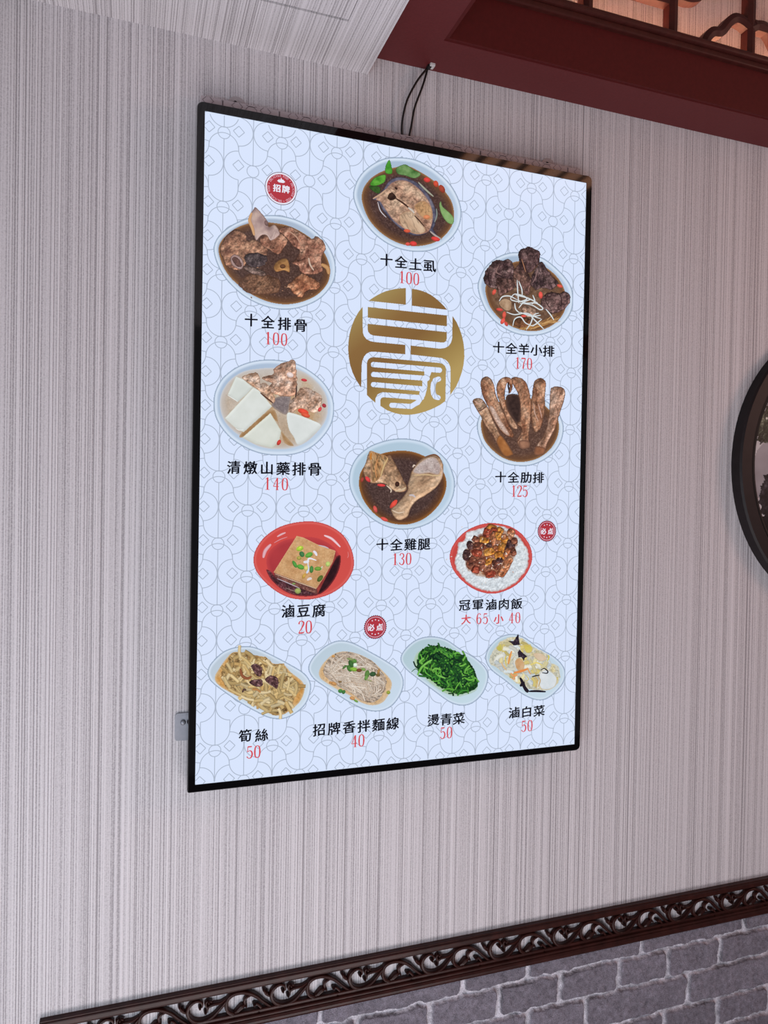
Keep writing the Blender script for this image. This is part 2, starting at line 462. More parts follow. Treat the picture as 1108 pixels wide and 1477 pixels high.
def brick_field():
    st = .0014
    xs = np.arange(-2.2, 3.2, .004); xs = np.concatenate([np.arange(-2.2, .1, .008), np.arange(.1, 1.3, st), np.arange(1.3, 3.2, .008)])
    zs = np.concatenate([np.arange(-.3305, -.56, -st), np.arange(-.56, -1.299, -.008), [-1.3]])
    X, Z = np.meshgrid(xs, zs)
    wob = (fbm(X * 60, Z * 60, 3, 1, .45) - .5) * .008
    wob2 = (fbm(X * 60, Z * 60, 3, 2, .45) - .5) * .008
    Xw, Zw = X + wob, Z + wob2
    D = np.full(X.shape, -1.0); T = np.zeros(X.shape)
    for r in range(len(zrows) - 1):
        zt_, zb_ = zrows[r], zrows[r + 1]
        J = brick_joints(r)
        for a, b in zip(J[:-1], J[1:]):
            mt = .0040
            hx, hz = (b - a) / 2 - mt, (zt_ - zb_) / 2 - mt * .85
            qx, qz = np.abs(Xw - (a + b) / 2) - hx + .006, np.abs(Zw - (zt_ + zb_) / 2) - hz + .006
            sel = (np.abs(X - (a + b) / 2) < hx + .02) & (np.abs(Z - (zt_ + zb_) / 2) < hz + .02)
            d = .006 - (np.sqrt(np.maximum(qx, 0) ** 2 + np.maximum(qz, 0) ** 2) + np.minimum(np.maximum(qx, qz), 0))
            d = np.where(sel, d, -1); D = np.maximum(D, d)
            T = np.where(d > 0, rnd.uniform(-1, 1), T)
    t = np.clip(D / .0016 + .3, 0, 1); t = t * t * (3 - 2 * t)
    n1 = fbm(X * 160, Z * 160, 4, 4); n2 = fbm(X * 45, Z * 45, 3, 6)
    H = t * .0060 + (n1 - .5) * .0014 * (.6 + t) + (n2 - .5) * .003 * t
    Y = YW - .0035 - H
    cb = s2l((119, 113, 124)); cm = s2l((198, 192, 201))
    br = np.clip(1 + T * .08 + (n2 - .5) * .35, .5, 1.6)[..., None] * cb
    mo = np.clip(1 + (n1 - .5) * .7, .5, 1.5)[..., None] * cm
    Cc = br * t[..., None] + mo * (1 - t[..., None])
    cr_ = np.exp(-((D - .0006) / .0010) ** 2) * np.clip((fbm(X * 22, Z * 22, 2, 9) - .44) * 6, 0, 1)      # open cracks along the brick edges
    Y = Y + cr_ * .0008; Cc = Cc * (1 - .6 * cr_[..., None])
    h, wd = X.shape; idx = np.arange(h * wd).reshape(h, wd)
    F = np.stack([idx[:-1, :-1], idx[1:, :-1], idx[1:, 1:], idx[:-1, 1:]], -1).reshape(-1, 4)
    V = np.stack([X, Y, Z + ZO], -1).reshape(-1, 3)
    # close the slab: a back edge on the wall plane
    me = grid_mesh('brick_wall', V, F); set_col(me, Cc.reshape(-1, 3))
    return me
bw = link('wall_dado', brick_field(), M_BRICK, None, smooth=True)
struct(bw, 'rough grey brick lower wall with pale mortar under the dado rail', 'brick wall')
bm = bmesh.new(); box(bm, -2.2, 3.2, YW - .001, YW + .12, 0, ZO - .33)
struct(from_bm('wall_back_base', bm, M_BRICK), 'core of the lower wall behind the brick facing', 'wall')

# ------------------------------------------------------------------ the lit menu sign
SW, SH = 0.6, 0.9
sign = empty('menu_sign', (.3, YW, ZO))
tag(sign, 'tall backlit menu sign in a thin glossy black frame on the ribbed wall', 'menu sign')
def rrect(x0, x1, z0, z1, r, n=8):
    pts = []
    for cx, cz, a0, rr in ((x1, z1, 0, r[0]), (x0, z1, 90, r[1]), (x0, z0, 180, r[2]), (x1, z0, 270, r[3])):
        sx = -1 if cx == x1 else 1; sz = -1 if cz == z1 else 1
        for i in range(n + 1):
            t = math.radians(a0 + 90 * i / n)
            pts.append((cx + sx * rr + rr * math.cos(t), cz + sz * rr + rr * math.sin(t)))
    return pts
IX0, IX1, IZ0, IZ1 = .0098, .5893, .0104, .8880
bm = bmesh.new()
rings = []
for (o, y) in ((.0, .028), (.0, .0016), (.0011, .0)):
    rr = [max(.0005, q - o) for q in (.0085, .0085, .0028, .0085)]
    rings.append([bm.verts.new((x, y, z + ZO)) for x, z in rrect(o, SW - o, o, SH - o, rr)])
for y in (.0, .0012):
    rings.append([bm.verts.new((x, y, z + ZO)) for x, z in rrect(IX0, IX1, IZ0, IZ1, [.0002] * 4)])
for a, b in zip(rings[:-1], rings[1:]):
    n = len(a)
    for i in range(n): bm.faces.new((a[i], a[(i + 1) % n], b[(i + 1) % n], b[i]))
bm.faces.new(rings[0][::-1])
bmesh.ops.recalc_face_normals(bm, faces=bm.faces)
from_bm('frame', bm, M_BLACK, sign)
bm = bmesh.new()
bm.faces.new([bm.verts.new((x, .0010, z + ZO)) for x, z in ((IX0, IZ0), (IX1, IZ0), (IX1, IZ1), (IX0, IZ1))])
from_bm('screen', bm, M_SCREEN, sign)

# thin line pattern of coins and scallops
def strips_mesh(name, lines, wid, y, mat, parent, clip=None):
    V = []; F = []
    for P in lines:
        P = np.asarray(P, float)
        if clip is not None:
            x0, x1, z0, z1 = clip
            ok = (P[:, 0] >= x0) & (P[:, 0] <= x1) & (P[:, 1] >= z0) & (P[:, 1] <= z1)
        else: ok = np.ones(len(P), bool)
        T = np.gradient(P, axis=0); T /= np.linalg.norm(T, axis=1)[:, None] + 1e-12
        N = np.stack([-T[:, 1], T[:, 0]], 1) * wid / 2
        b = len(V)
        for p, n in zip(P, N):
            V.append((p[0] + n[0], y, p[1] + n[1] + ZO)); V.append((p[0] - n[0], y, p[1] - n[1] + ZO))
        for i in range(len(P) - 1):
            if ok[i] and ok[i + 1]: F.append((b + 2 * i, b + 2 * i + 1, b + 2 * i + 3, b + 2 * i + 2))
    me = bpy.data.meshes.new(name); me.from_pydata(V, [], F); me.validate()
    return link(name, me, mat, parent)
PA = .0382; PX0 = .0346
def arc(cx, cz, r, a0, a1, n=22):
    t = np.radians(np.linspace(a0, a1, n)); return np.c_[cx + r * np.cos(t), cz + r * np.sin(t)]
def seg(x0, z0, x1, z1, n=8):
    t = np.linspace(0, 1, n)[:, None]; return np.array([x0, z0]) * (1 - t) + np.array([x1, z1]) * t
def pattern(ztop_first):
    rows = []
    z = .8696 + .0443 + .0443; rows.append((z, 0)); 
    zs = [.9580, .9137, .8694, .8251]
    zs2 = [.7727 - .04412 * i for i in range(16)]
    zs3 = [.0575, .0134, -.03]
    Z = zs + zs2 + zs3
    L = []
    for i, z in enumerate(Z):
        par = i % 2                                # row .8694 is i=2 -> columns 0,2,4...
        nxt = Z[i + 1] if i + 1 < len(Z) else z - .0441
        prv = Z[i - 1] if i else z + .0441
        for k in range(-1, 17):
            hx = PX0 + (k + .5) * PA
            q = .0073
            for a_, b_, c_, d_ in ((-q, 0, 0, q), (0, q, q, 0), (q, 0, 0, -q), (0, -q, -q, 0)): L.append(seg(hx + a_, z + b_, hx + c_, z + d_, 12))
            L.append(seg(hx, z - .0187, hx, nxt + .0187, 6))
            xc = PX0 + k * PA
            if (k - par) % 2: continue
            zc = z - .0047
            L.append(arc(xc, zc, .0078, 0, 360, 28))
            L.append(arc(xc, z + .0216, .0191, 180, 360))                 # scallop above the small circle
            L.append(arc(xc, nxt + .0205, .0191, 0, 180))                 # dome below it
            L.append(arc(xc - PA / 2, z, .0187, 90, 270)); L.append(arc(xc + PA / 2, z, .0187, -90, 90))
            n2 = Z[i + 2] if i + 2 < len(Z) else z - .0882
            L.append(seg(xc, zc - .0078, xc, n2 + .0216 - .0191, 40))
    return L
PL = pattern(0)
strips_mesh('line_pattern', PL, .00105, .00092, M_LINE, sign, (IX0, IX1, IZ0, IZ1))
# the printed film sticks out above the frame
bm = bmesh.new(); box(bm, .006, .592, .0225, .0235, ZO + .895, ZO + .9187)
film = from_bm('film_edge', bm, M_FILM, sign)
tag(film, 'translucent printed film edge')
strips_mesh('film_lines', [np.array(q) for q in PL], .0007, .0222, M_FLINE, film, (.006, .592, .8995, .9186))
# wall brackets with screws
def bracket(x0, x1, z0, z1, screw):
    bm = bmesh.new()
    P = rrect(x0, x1, z0, z1, [.004] * 4, 5)
    a = [bm.verts.new((x, .0325, z + ZO)) for x, z in P]; b = [bm.verts.new((x, YW, z + ZO)) for x, z in P]
    bm.faces.new(a)
    for i in range(len(P)): bm.faces.new((a[i], b[i], b[(i + 1) % len(P)], a[(i + 1) % len(P)]))
    box(bm, min(x1, .02) - .004 if x0 < .1 else x0, min(x1, .02) if x0 < .1 else x0 + .004, .020, YW, z0 + ZO, z1 + ZO)
    bmesh.ops.recalc_face_normals(bm, faces=bm.faces)
    o = from_bm('wall_bracket', bm, M_STEEL, sign)
    if screw:
        bm = bmesh.new()
        bmesh.ops.create_uvsphere(bm, u_segments=14, v_segments=8, radius=.0036)
        for v in bm.verts: v.co = Vector((v.co.x + screw[0], .0315 + v.co.y * .6, v.co.z + screw[1] + ZO))
        from_bm('screw', bm, M_STEEL, o, smooth=True)
bracket(-.0148, .02, .060, .097, (-.0045, .0845))
bracket(.58, .6055, .050, .080, None)
for x in (.0545, .5405):                      # hanging tabs above the top edge
    bm = bmesh.new()
    P = [(x - .021, .893), (x + .021, .893), (x + .017, .905)] + [tuple(q) for q in arc(x, .9155, .0125, 10, 170, 12)] + [(x - .017, .905)]
    a = [bm.verts.new((p, .0335, q + ZO + .0045)) for p, q in P]; b = [bm.verts.new((p, YW, q + ZO + .0045)) for p, q in P]
    bm.faces.new(a)
    for i in range(len(P)): bm.faces.new((a[i], b[i], b[(i + 1) % len(P)], a[(i + 1) % len(P)]))
    bmesh.ops.recalc_face_normals(bm, faces=bm.faces)
    o = from_bm('hanging_tab', bm, M_TAB, sign)
    bm = bmesh.new(); bmesh.ops.create_uvsphere(bm, u_segments=12, v_segments=6, radius=.0026)
    for v in bm.verts: v.co = Vector((v.co.x + x - .002, .033 + v.co.y * .6, v.co.z + .9235 + ZO))
    from_bm('screw', bm, M_RINGIN, o, smooth=True)

# ------------------------------------------------------------------ picture shapes printed on the panel
YS = .00088                                   # first print layer, each later one a little nearer
def inside(P, X, Y):
    c = np.zeros(X.shape, bool); n = len(P); j = n - 1
    for i in range(n):
        xi, yi = P[i]; xj, yj = P[j]
        if yi != yj:
            m = ((yi > Y) != (yj > Y)) & (X < (xj - xi) * (Y - yi) / (yj - yi) + xi); c ^= m
        j = i
    return c
def edge_dist(P, X, Y):
    best = np.full(X.shape, 1e9); DX = np.zeros(X.shape); DY = np.zeros(X.shape); n = len(P)
    for i in range(n):
        ax, ay = P[i]; bx, by = P[(i + 1) % n]; ux, uy = bx - ax, by - ay; L = ux * ux + uy * uy + 1e-9
        t = np.clip(((X - ax) * ux + (Y - ay) * uy) / L, 0, 1); dx = X - ax - t * ux; dy = Y - ay - t * uy
        d = dx * dx + dy * dy; s = d < best
        best = np.where(s, d, best); DX = np.where(s, dx, DX); DY = np.where(s, dy, DY)
    d = np.sqrt(best) + 1e-6
    return d, DX / d, DY / d
def ramp(t, cols):
    cols = np.asarray(cols, float); n = len(cols) - 1
    t = np.clip(t, 0, 1) * n; i = np.minimum(t.astype(int), n - 1); f = (t - i)[..., None]
    return cols[i] * (1 - f) + cols[i + 1] * f
class Plane:
    """where a printed or painted shape lies: photo coordinates -> points of one flat face"""
    def __init__(s, y, mat): s.y = y; s.mat = mat
    def pts(s, P, y): q = unproj_np(P, s.y); return np.c_[q[:, 0], np.full(len(q), y), q[:, 1] + ZO]
SIGN = Plane(.0009, M_PRINT)
class Pic:
    seed = 1
    def __init__(s, crop, plane=SIGN, y0=YS, dy=.00006):
        s.x0, s.y0, s.k = crop; s.plane = plane; s.y = y0; s.dy = dy; s.root = None; s.parent = sign
    def T(s, P): return np.asarray(P, float) / s.k + np.array([s.x0, s.y0])
    def put(s, name, me):
        o = link(name, me, s.plane.mat, s.root or s.parent)
        s.y -= s.dy
        return o
    def poly(s, name, P, c, ns=5, ang=0, st=1, sharp=.28, crack=0, edge=0, ec=(40, 28, 24), lit=0, lw=6, spec=0, jag=0, g=.62, smooth=True, rim=None, grad=None, oct=4, fade=0, form=0, fs=7):
        Pic.seed += 1; sd = Pic.seed
        Q = s.T(P)
        if smooth: Q = catmull(Q, True, 6)
        if jag:
            cen = Q.mean(0); dense = []
            for i in range(len(Q)):
                a, b = Q[i], Q[(i + 1) % len(Q)]; m = max(1, int(np.hypot(*(b - a)) / 1.2))
                for k in range(m): dense.append(a + (b - a) * k / m)
            Q = np.array(dense); d = Q - cen; d /= np.linalg.norm(d, axis=1)[:, None] + 1e-9
            Q = Q + d * ((fbm(Q[:, 0] / 3.2, Q[:, 1] / 3.2, 3, sd) - .5) * 2 * jag)[:, None]
        x0, y0 = Q.min(0) - g; x1, y1 = Q.max(0) + g
        X, Y = np.meshgrid(np.arange(x0, x1 + g, g), np.arange(y0, y1 + g, g))
        ins = inside(Q, X[:-1, :-1] + g / 2, Y[:-1, :-1] + g / 2)
        h, w_ = X.shape; idx = np.arange(h * w_).reshape(h, w_)
        F = np.stack([idx[:-1, :-1], idx[1:, :-1], idx[1:, 1:], idx[:-1, 1:]], -1)[ins]
        used = np.unique(F); rem = np.zeros(h * w_, int); rem[used] = np.arange(len(used)); F = rem[F]
        x = X.ravel()[used]; y = Y.ravel()[used]
        ca, sa = math.cos(math.radians(ang)), math.sin(math.radians(ang))
        u = (x * ca + y * sa) / (ns * st); v = (-x * sa + y * ca) / ns
        n = fbm(u, v, oct, sd)
        C = ramp((n - .5) / (2 * sharp) + .5, c)
        if grad:
            (gx, gy), c0, c1 = grad
            t = ((x - x0) / (x1 - x0) - .5) * gx + ((y - y0) / (y1 - y0) - .5) * gy + .5
            C = C * ramp(t, [c0, c1])
        if form:                              # the photographed lumps catch light from the upper left
            e = .9
            gx = fbm((x + e) / fs, y / fs, 3, sd + 9) - fbm((x - e) / fs, y / fs, 3, sd + 9)
            gy = fbm(x / fs, (y + e) / fs, 3, sd + 9) - fbm(x / fs, (y - e) / fs, 3, sd + 9)
            C = C * np.clip(1 + form * 2.6 * (.5 * gx + .85 * gy), .45, 1.5)[:, None]
        if crack:
            r = 1 - np.abs(2 * fbm(u * 1.7 + 5, v * 1.7, 3, sd + 40) - 1) * 2.2
            C = C * (1 - crack * np.clip((r - .55) / .45, 0, 1))[:, None]
        if spec:
            r = fbm(x / 1.7, y / 1.7, 2, sd + 80)
            C = C + (spec * np.clip((r - .66) / .12, 0, 1))[:, None] * np.array([70, 66, 66])
            C = C * (1 - .35 * min(spec, 1) * np.clip((.36 - r) / .12, 0, 1))[:, None]
        if edge or lit or rim or fade:
            d, dx, dy = edge_dist(Q, x, y)
            if rim:
                for (d0, d1, rc) in rim:
                    t = np.clip((d1 - d) / max(d1 - d0, 1e-6), 0, 1)[:, None]; C = C * (1 - t) + np.array(rc) * t
            if lit:
                t = np.clip(1 - d / lw, 0, 1); C = C * (1 + lit * t * (dx * .45 + dy * .9))[:, None]
            if edge:
                t = (np.clip(1 - d / edge, 0, 1) * .8)[:, None]; C = C * (1 - t) + np.array(ec) * t
        me = grid_mesh(name, s.plane.pts(np.c_[x, y], s.y), F)
        set_col(me, s2l(np.clip(C, 0, 255)))
        o = s.put(name, me)
        return o
    def bowl(s, P, c=(184, 201, 221), rimc=(213, 226, 243), line=(134, 152, 176), rw=5, dark=(1, 1, 1), light=(1, 1, 1), gdir=(.6, .8), **kw):
        s.root = None
        o = s.poly('dish_picture', P, [c, c], rim=[(rw * .7, rw + 2, rimc), (.2, 2.2, line)], grad=(gdir, dark, light), **kw)
        # origin of the part stays with the sign
        s.root = o; return o
    def strokes(s, name, lines, wid, c, c2=None, taper=True, under=None, jit=0):
        """ribbons; every line its own colour if c is a list of colours"""
        V = []; F = []; C = []; Pic.seed += 1
        if 1 < len(lines) <= 16:
            for i, L in enumerate(lines):
                s.strokes(name, [L], wid[i] if hasattr(wid, '__len__') else wid, c[i] if isinstance(c, list) else c, c2[i] if isinstance(c2, list) else c2, taper)
                s.y += s.dy * .8
            s.y -= s.dy * .2; return
        for li, L in enumerate(lines):
            Q = catmull(s.T(L), False, 5) if len(L) > 2 else s.T(L)
            if len(Q) == 2: Q = np.array([Q[0] * (1 - t) + Q[1] * t for t in np.linspace(0, 1, 5)])
            wd = (wid[li] if hasattr(wid, '__len__') else wid) / s.k
            base = np.array(c[li] if isinstance(c, list) else c, float)
            ed = np.array((c2[li] if isinstance(c2, list) else c2) if c2 is not None else base, float)
            T = np.gradient(Q, axis=0); T /= np.linalg.norm(T, axis=1)[:, None] + 1e-9
            N = np.stack([-T[:, 1], T[:, 0]], 1)
            m = len(Q); tp = np.sin(np.linspace(.16, math.pi - .16, m)) ** .45 if taper else np.ones(m)
            b = len(V); yy = s.y - .0000012 * li
            for i in range(m):
                for k, cc in ((-1, ed), (-.35, base), (.35, base), (1, ed * .5 + base * .5)):
                    V.append(np.r_[Q[i] + N[i] * k * wd / 2 * tp[i], yy]); C.append(cc)
            for i in range(m - 1):
                for k in range(3):
                    a = b + 4 * i + k; F.append((a, a + 1, a + 5, a + 4))
        V = np.array(V); W = s.plane.pts(V[:, :2], 0); W[:, 1] = V[:, 2]
        me = grid_mesh(name, W, np.array(F)); set_col(me, s2l(np.clip(np.array(C), 0, 255)))
        s.y -= .0000012 * len(lines)
        o = s.put(name, me)
        if len(lines) > 16: o['kind'] = 'stuff'
        return o
    def dots(s, name, D, c, one=False):
        """small ellipses (x, y, rx, ry, angle); c one colour or a list; each piece its own mesh unless they are uncountable crumbs"""
        if one: pass
        elif len(D) > 1:
            for i, d in enumerate(D): s.dots(name, [d], c[i % len(c)] if isinstance(c, list) else c)
            s.y += s.dy * (len(D) - 1); return
        V = []; F = []; C = []
        for di, (x, y, rx, ry, a) in enumerate(D):
            ca, sa = math.cos(math.radians(a)), math.sin(math.radians(a)); K = 12; b = len(V)
            cc = np.array(c[di % len(c)] if isinstance(c, list) else c, float)
            q = s.T([(x, y)])[0]; V.append(np.r_[q, 0]); C.append(np.minimum(cc * 1.12 + 8, 255)); 
            for i in range(K):
                t = 2 * math.pi * i / K; ex, ey = rx / s.k * math.cos(t), ry / s.k * math.sin(t)
                V.append(np.r_[q + (ex * ca - ey * sa, ex * sa + ey * ca), 0]); C.append(cc * (.82 if 0 < i < K / 2 else 1))
            for i in range(0, K, 2): F.append((b, b + 1 + i, b + 1 + (i + 1) % K, b + 1 + (i + 2) % K))
        V = np.array(V); W = s.plane.pts(V[:, :2], s.y)
        me = grid_mesh(name, W, np.array(F)); set_col(me, s2l(np.clip(np.array(C), 0, 255)))
        o = s.put(name, me)
        if len(D) > 1: o['kind'] = 'stuff'
        return o
R_ = random.Random(11)
GOJI = (205, 62, 58)
SOUP = dict(c=[(60, 42, 38), (80, 58, 52), (100, 76, 68)], ns=1.6, sharp=.4, spec=.3)
MEAT = dict(ns=9, crack=.28, spec=.3, lit=-.3, lw=8, jag=1.6, edge=1.2, form=.5, fs=8)

def soup(p, P, c=None, rim=((3, 13, (106, 72, 50)), (0, 3.5, (156, 116, 78))), **kw):
    a = dict(SOUP); a.update(kw)
    if c: a['c'] = c
    return p.poly('soup', P, rim=list(rim), **a)

# 1 pork rib herbal soup
p = Pic((290, 300, 5.54))
d1 = p.bowl([(100,330),(130,240),(210,160),(320,100),(440,68),(560,57),(680,70),(800,110),(920,190),(1010,290),(1065,400),(1078,500),(1060,590),(1000,680),(920,745),(800,795),(680,812),(560,800),(430,755),(310,680),(200,570),(130,450)], dark=(.86,.86,.88), light=(1.06,1.06,1.06))
soup(p, [(140,340),(165,260),(250,180),(340,135),(450,112),(570,118),(690,140),(800,190),(900,260),(980,350),(1025,450),(1030,540),(1000,620),(920,700),(800,752),(680,770),(560,755),(440,710),(330,640),(230,550),(170,450)])
p.poly('meat', [(330,560),(420,520),(520,530),(620,570),(634,640),(600,680),(500,690),(400,690),(300,620)], [(92,66,54),(120,86,68),(142,106,84)], **dict(MEAT, edge=3, ec=(86,58,46)))
p.poly('meat', [(150,350),(180,250),(240,190),(300,175),(360,215),(370,260),(440,255),(530,330),(510,420),(525,440),(440,480),(370,440),(330,480),(290,500),(200,460),(180,400)], [(106,72,60),(164,119,96),(200,154,126)], **MEAT)
p.poly('meat', [(350,385),(420,360),(515,380),(522,440),(450,477),(370,455)], [(48,38,40),(74,62,64),(108,94,94)], **MEAT)
p.poly('bone', [(235,400),(265,372),(315,395),(342,450),(322,490),(280,480),(245,450)], [(150,122,118),(178,150,146)], edge=1, ns=4)
p.poly('marrow', [(248,410),(275,392),(310,420),(325,465),(285,465)], [(84,58,54),(118,86,78)], ns=2, edge=1)
p.poly('meat', [(345,470),(430,475),(520,520),(500,545),(420,530),(360,500)], [(96,76,70),(150,126,118)], **MEAT)
p.poly('meat', [(470,240),(530,205),(600,190),(690,250),(660,330),(620,372),(550,340),(480,290)], [(112,72,58),(170,122,100),(206,158,132)], **MEAT)
p.poly('bone', [(420,10),(440,-2),(520,90),(540,150),(590,135),(630,210),(560,262),(525,222),(480,222),(440,262),(415,190),(380,100),(400,40)], [(150,124,122),(172,146,142),(196,170,160)], ns=10, edge=1.3, ec=(96,66,56), lit=-.2, jag=.5)
p.strokes('fat', [[(405,40),(388,100),(410,160),(425,220)],[(440,250),(480,205),(530,215),(560,255),(590,190)]], [26, 10], [(206,160,116), (204,182,176)], [(176,128,90), (160,130,122)])
p.dots('marrow', [(522,122,16,24,-20)], (112,86,84))
p.poly('meat', [(620,180),(700,150),(800,200),(880,250),(920,225),(970,260),(995,330),(970,380),(960,440),(972,500),(920,532),(800,520),(780,470),(730,440),(760,400),(790,340),(740,310),(670,230)], [(114,74,62),(168,118,98),(204,158,134)], **MEAT)
p.strokes('fat', [[(860,400),(870,450),(900,500)],[(690,180),(760,230),(800,300)],[(960,450),(1010,480),(1020,530)]], [16, 12, 34], [(206,182,164), (190,150,128), (196,150,104)], [(150,112,96), (140,98,84), (150,100,60)])
p.poly('meat', [(672,640),(720,590),(800,528),(860,545),(945,600),(930,650),(850,660),(800,717),(740,690),(710,640)], [(116,70,52),(178,120,90),(212,162,130)], **MEAT)
p.poly('bone', [(580,470),(620,420),(690,412),(708,512),(660,500),(600,512)], [(136,92,56),(186,142,92)], ns=5, edge=1.2, ec=(84,56,40), lit=-.3)
p.dots('marrow', [(652,468,24,18,0)], (96,64,44))
p.dots('foam', [(R_.uniform(380,900), R_.uniform(560,720), R_.uniform(3,9), R_.uniform(2,6), R_.uniform(0,90)) for _ in range(26)], [(142,104,82), (116,84,70)], one=True)

# 2 fish steak soup
p = Pic((500, 220, 6.156))
d2 = p.bowl([(60,400),(75,290),(130,190),(220,110),(330,55),(450,42),(580,55),(700,100),(820,180),(920,280),(990,400),(1020,520),(1005,640),(950,740),(860,820),(750,870),(620,882),(500,865),(380,820),(270,745),(180,650),(110,540)], dark=(.9,.92,.94), light=(1.03,1.03,1.03))
soup(p, [(135,420),(150,320),(210,235),(300,175),(420,135),(540,120),(650,170),(760,240),(860,330),(930,430),(955,540),(940,640),(880,730),(800,790),(690,825),(570,830),(450,800),(340,740),(250,660),(180,560)], c=[(58,40,40),(76,54,50),(98,74,68)])
p.poly('basil_leaf', [(440,140),(520,106),(590,150),(660,190),(605,230),(520,205),(455,190)], [(56,92,46),(92,132,74),(128,160,104)], ns=10, edge=1, ec=(40,66,36))
p.poly('basil_leaf', [(200,300),(290,305),(292,365),(235,345)], [(44,74,32),(74,112,52)], ns=6, edge=1, ec=(34,50,26))
p.poly('basil_leaf', [(208,282),(250,225),(342,198),(338,260),(290,288),(240,298)], [(62,128,40),(92,164,58),(130,190,88)], ns=8, edge=1, ec=(36,72,28))
p.poly('basil_leaf', [(380,66),(400,130),(406,182),(372,192),(342,172),(350,110)], [(56,130,40),(86,164,60)], ns=7, edge=1, ec=(40,84,30))
p.poly('fish_skin', [(232,412),(320,335),(370,260),(440,222),(520,225),(620,265),(700,340),(765,440),(796,540),(785,640),(772,690),(835,768),(800,762),(735,700),(690,728),(600,738),(520,705),(450,655),(370,575),(310,500),(275,430)], [(62,60,78),(92,90,108),(122,118,132)], ns=6, edge=1.4, ec=(44,40,52))
p.poly('fish_steak', [(262,412),(340,335),(395,275),(460,248),(540,256),(620,305),(690,375),(740,455),(766,560),(752,650),(720,705),(640,728),(560,708),(480,655),(400,585),(340,500),(300,440)], [(152,112,94),(192,154,130),(210,178,152)], ns=9, ang=35, st=2.2, crack=.25, spec=.25, form=.4, fs=8, edge=2, ec=(150,112,104), lit=-.15)
p.poly('fish_steak', [(470,560),(560,520),(640,580),(700,690),(640,725),(560,705),(490,650)], [(180,146,118),(206,174,146),(220,194,166)], ns=8, ang=60, st=3, crack=.25, edge=2, ec=(170,132,104))
p.poly('fish_steak', [(600,480),(680,430),(745,480),(762,560),(735,600),(660,570)], [(184,138,98),(204,164,122)], ns=7, crack=.25, edge=2.5, ec=(172,132,102))
p.poly('cavity', [(362,400),(398,352),(440,392),(430,412),(392,428)], [(36,22,20),(70,48,40)], ns=3, jag=.8)
p.strokes('bone', [[(430,405),(500,450),(560,500)],[(545,490),(580,515),(600,540)],[(600,560),(640,600),(690,660)],[(430,310),(450,330)]], [16, 20, 12, 22], [(66,44,38), (206,196,186), (60,38,34), (46,30,28)], [(120,86,70), (160,140,124), (140,104,84), (110,80,66)])
p.strokes('fish_fin', [[(275,440),(300,520),(352,578)],[(636,266),(700,330),(770,392)],[(740,700),(790,740),(845,772)],[(232,412),(300,372),(350,330)],[(796,500),(800,560),(780,620)]], [10, 18, 18, 18, 12], [(206,200,206), (168,168,150), (176,164,160), (196,160,134), (140,150,142)], [(120,110,116), (84,88,78), (110,100,100), (140,108,90), (90,96,92)])
p.poly('basil_leaf', [(822,470),(835,436),(850,480),(905,530),(948,580),(942,636),(892,622),(842,550)], [(110,150,84),(142,176,116)], ns=8, edge=1, ec=(70,100,56))
p.dots('goji_berry', [(712,245,30,22,15),(792,280,22,30,-20),(845,325,24,40,-30),(535,698,30,16,8),(788,770,40,20,15),(540,815,20,16,0),(590,812,32,22,10),(708,576,30,20,0)], [GOJI, (190,70,50), (150,58,42), (200,84,60), GOJI, (206,80,70), GOJI, (206,128,88)])

# 3 lamb soup
p = Pic((680, 345, 6.925))
d3 = p.bowl([(65,500),(80,390),(140,280),(240,190),(360,140),(470,130),(600,150),(720,190),(830,270),(930,370),(1000,480),(1018,600),(1000,720),(930,830),(820,910),(700,955),(560,965),(430,940),(310,880),(200,790),(120,670)], dark=(.9,.92,.94), light=(1.03,1.03,1.04))
soup(p, [(140,520),(160,420),(230,330),(340,260),(470,220),(600,220),(740,280),(850,370),(920,480),(950,600),(930,720),(860,820),(750,890),(620,920),(480,900),(360,850),(260,770),(180,660)], c=[(84,60,48),(112,84,66),(140,112,92)], ns=5)
LM = dict(MEAT, lit=-.3, crack=.4, ns=8, spec=.4)
lc = [(60,42,44),(94,70,70),(140,112,110)]
p.poly('mushroom', [(270,640),(330,590),(400,620),(400,700),(340,715)], [(150,118,92),(196,166,138)], ns=6, edge=1.2)
p.poly('meat', [(500,690),(560,660),(640,700),(650,760),(560,780)], [(150,116,98),(190,156,136)], **MEAT)
p.poly('meat', [(410,830),(480,780),(570,790),(600,850),(500,890)], [(100,64,44),(150,104,74)], **MEAT)
p.poly('meat', [(125,380),(160,290),(240,208),(310,215),(380,200),(420,260),(440,330),(425,490),(330,540),(280,560),(250,500),(180,480),(140,450)], lc, **LM)
p.poly('meat', [(245,410),(300,385),(420,420),(410,500),(330,545),(275,560)], [(70,48,46),(118,86,80),(150,116,108)], ang=80, st=3, **LM)
p.poly('meat', [(475,120),(540,84),(590,75),(640,100),(687,135),(680,220),(640,285),(590,335),(540,325),(480,240)], lc, ang=80, st=1.8, **LM)
p.poly('meat', [(415,350),(460,260),(520,235),(560,330),(600,420),(565,560),(500,510),(440,480)], [(58,40,42),(98,70,66),(146,108,96)], ang=75, st=2.5, **LM)
p.poly('meat', [(590,440),(640,290),(700,230),(750,290),(800,360),(865,440),(810,505),(740,490),(690,490),(640,505)], [(60,44,48),(104,80,80),(140,114,114)], ang=70, st=2.2, **LM)
p.poly('meat', [(690,640),(720,560),(800,528),(880,540),(930,518),(988,580),(960,670),(900,717),(820,742),(760,720),(710,690)], [(66,46,48),(112,84,82),(152,122,118)], **LM)
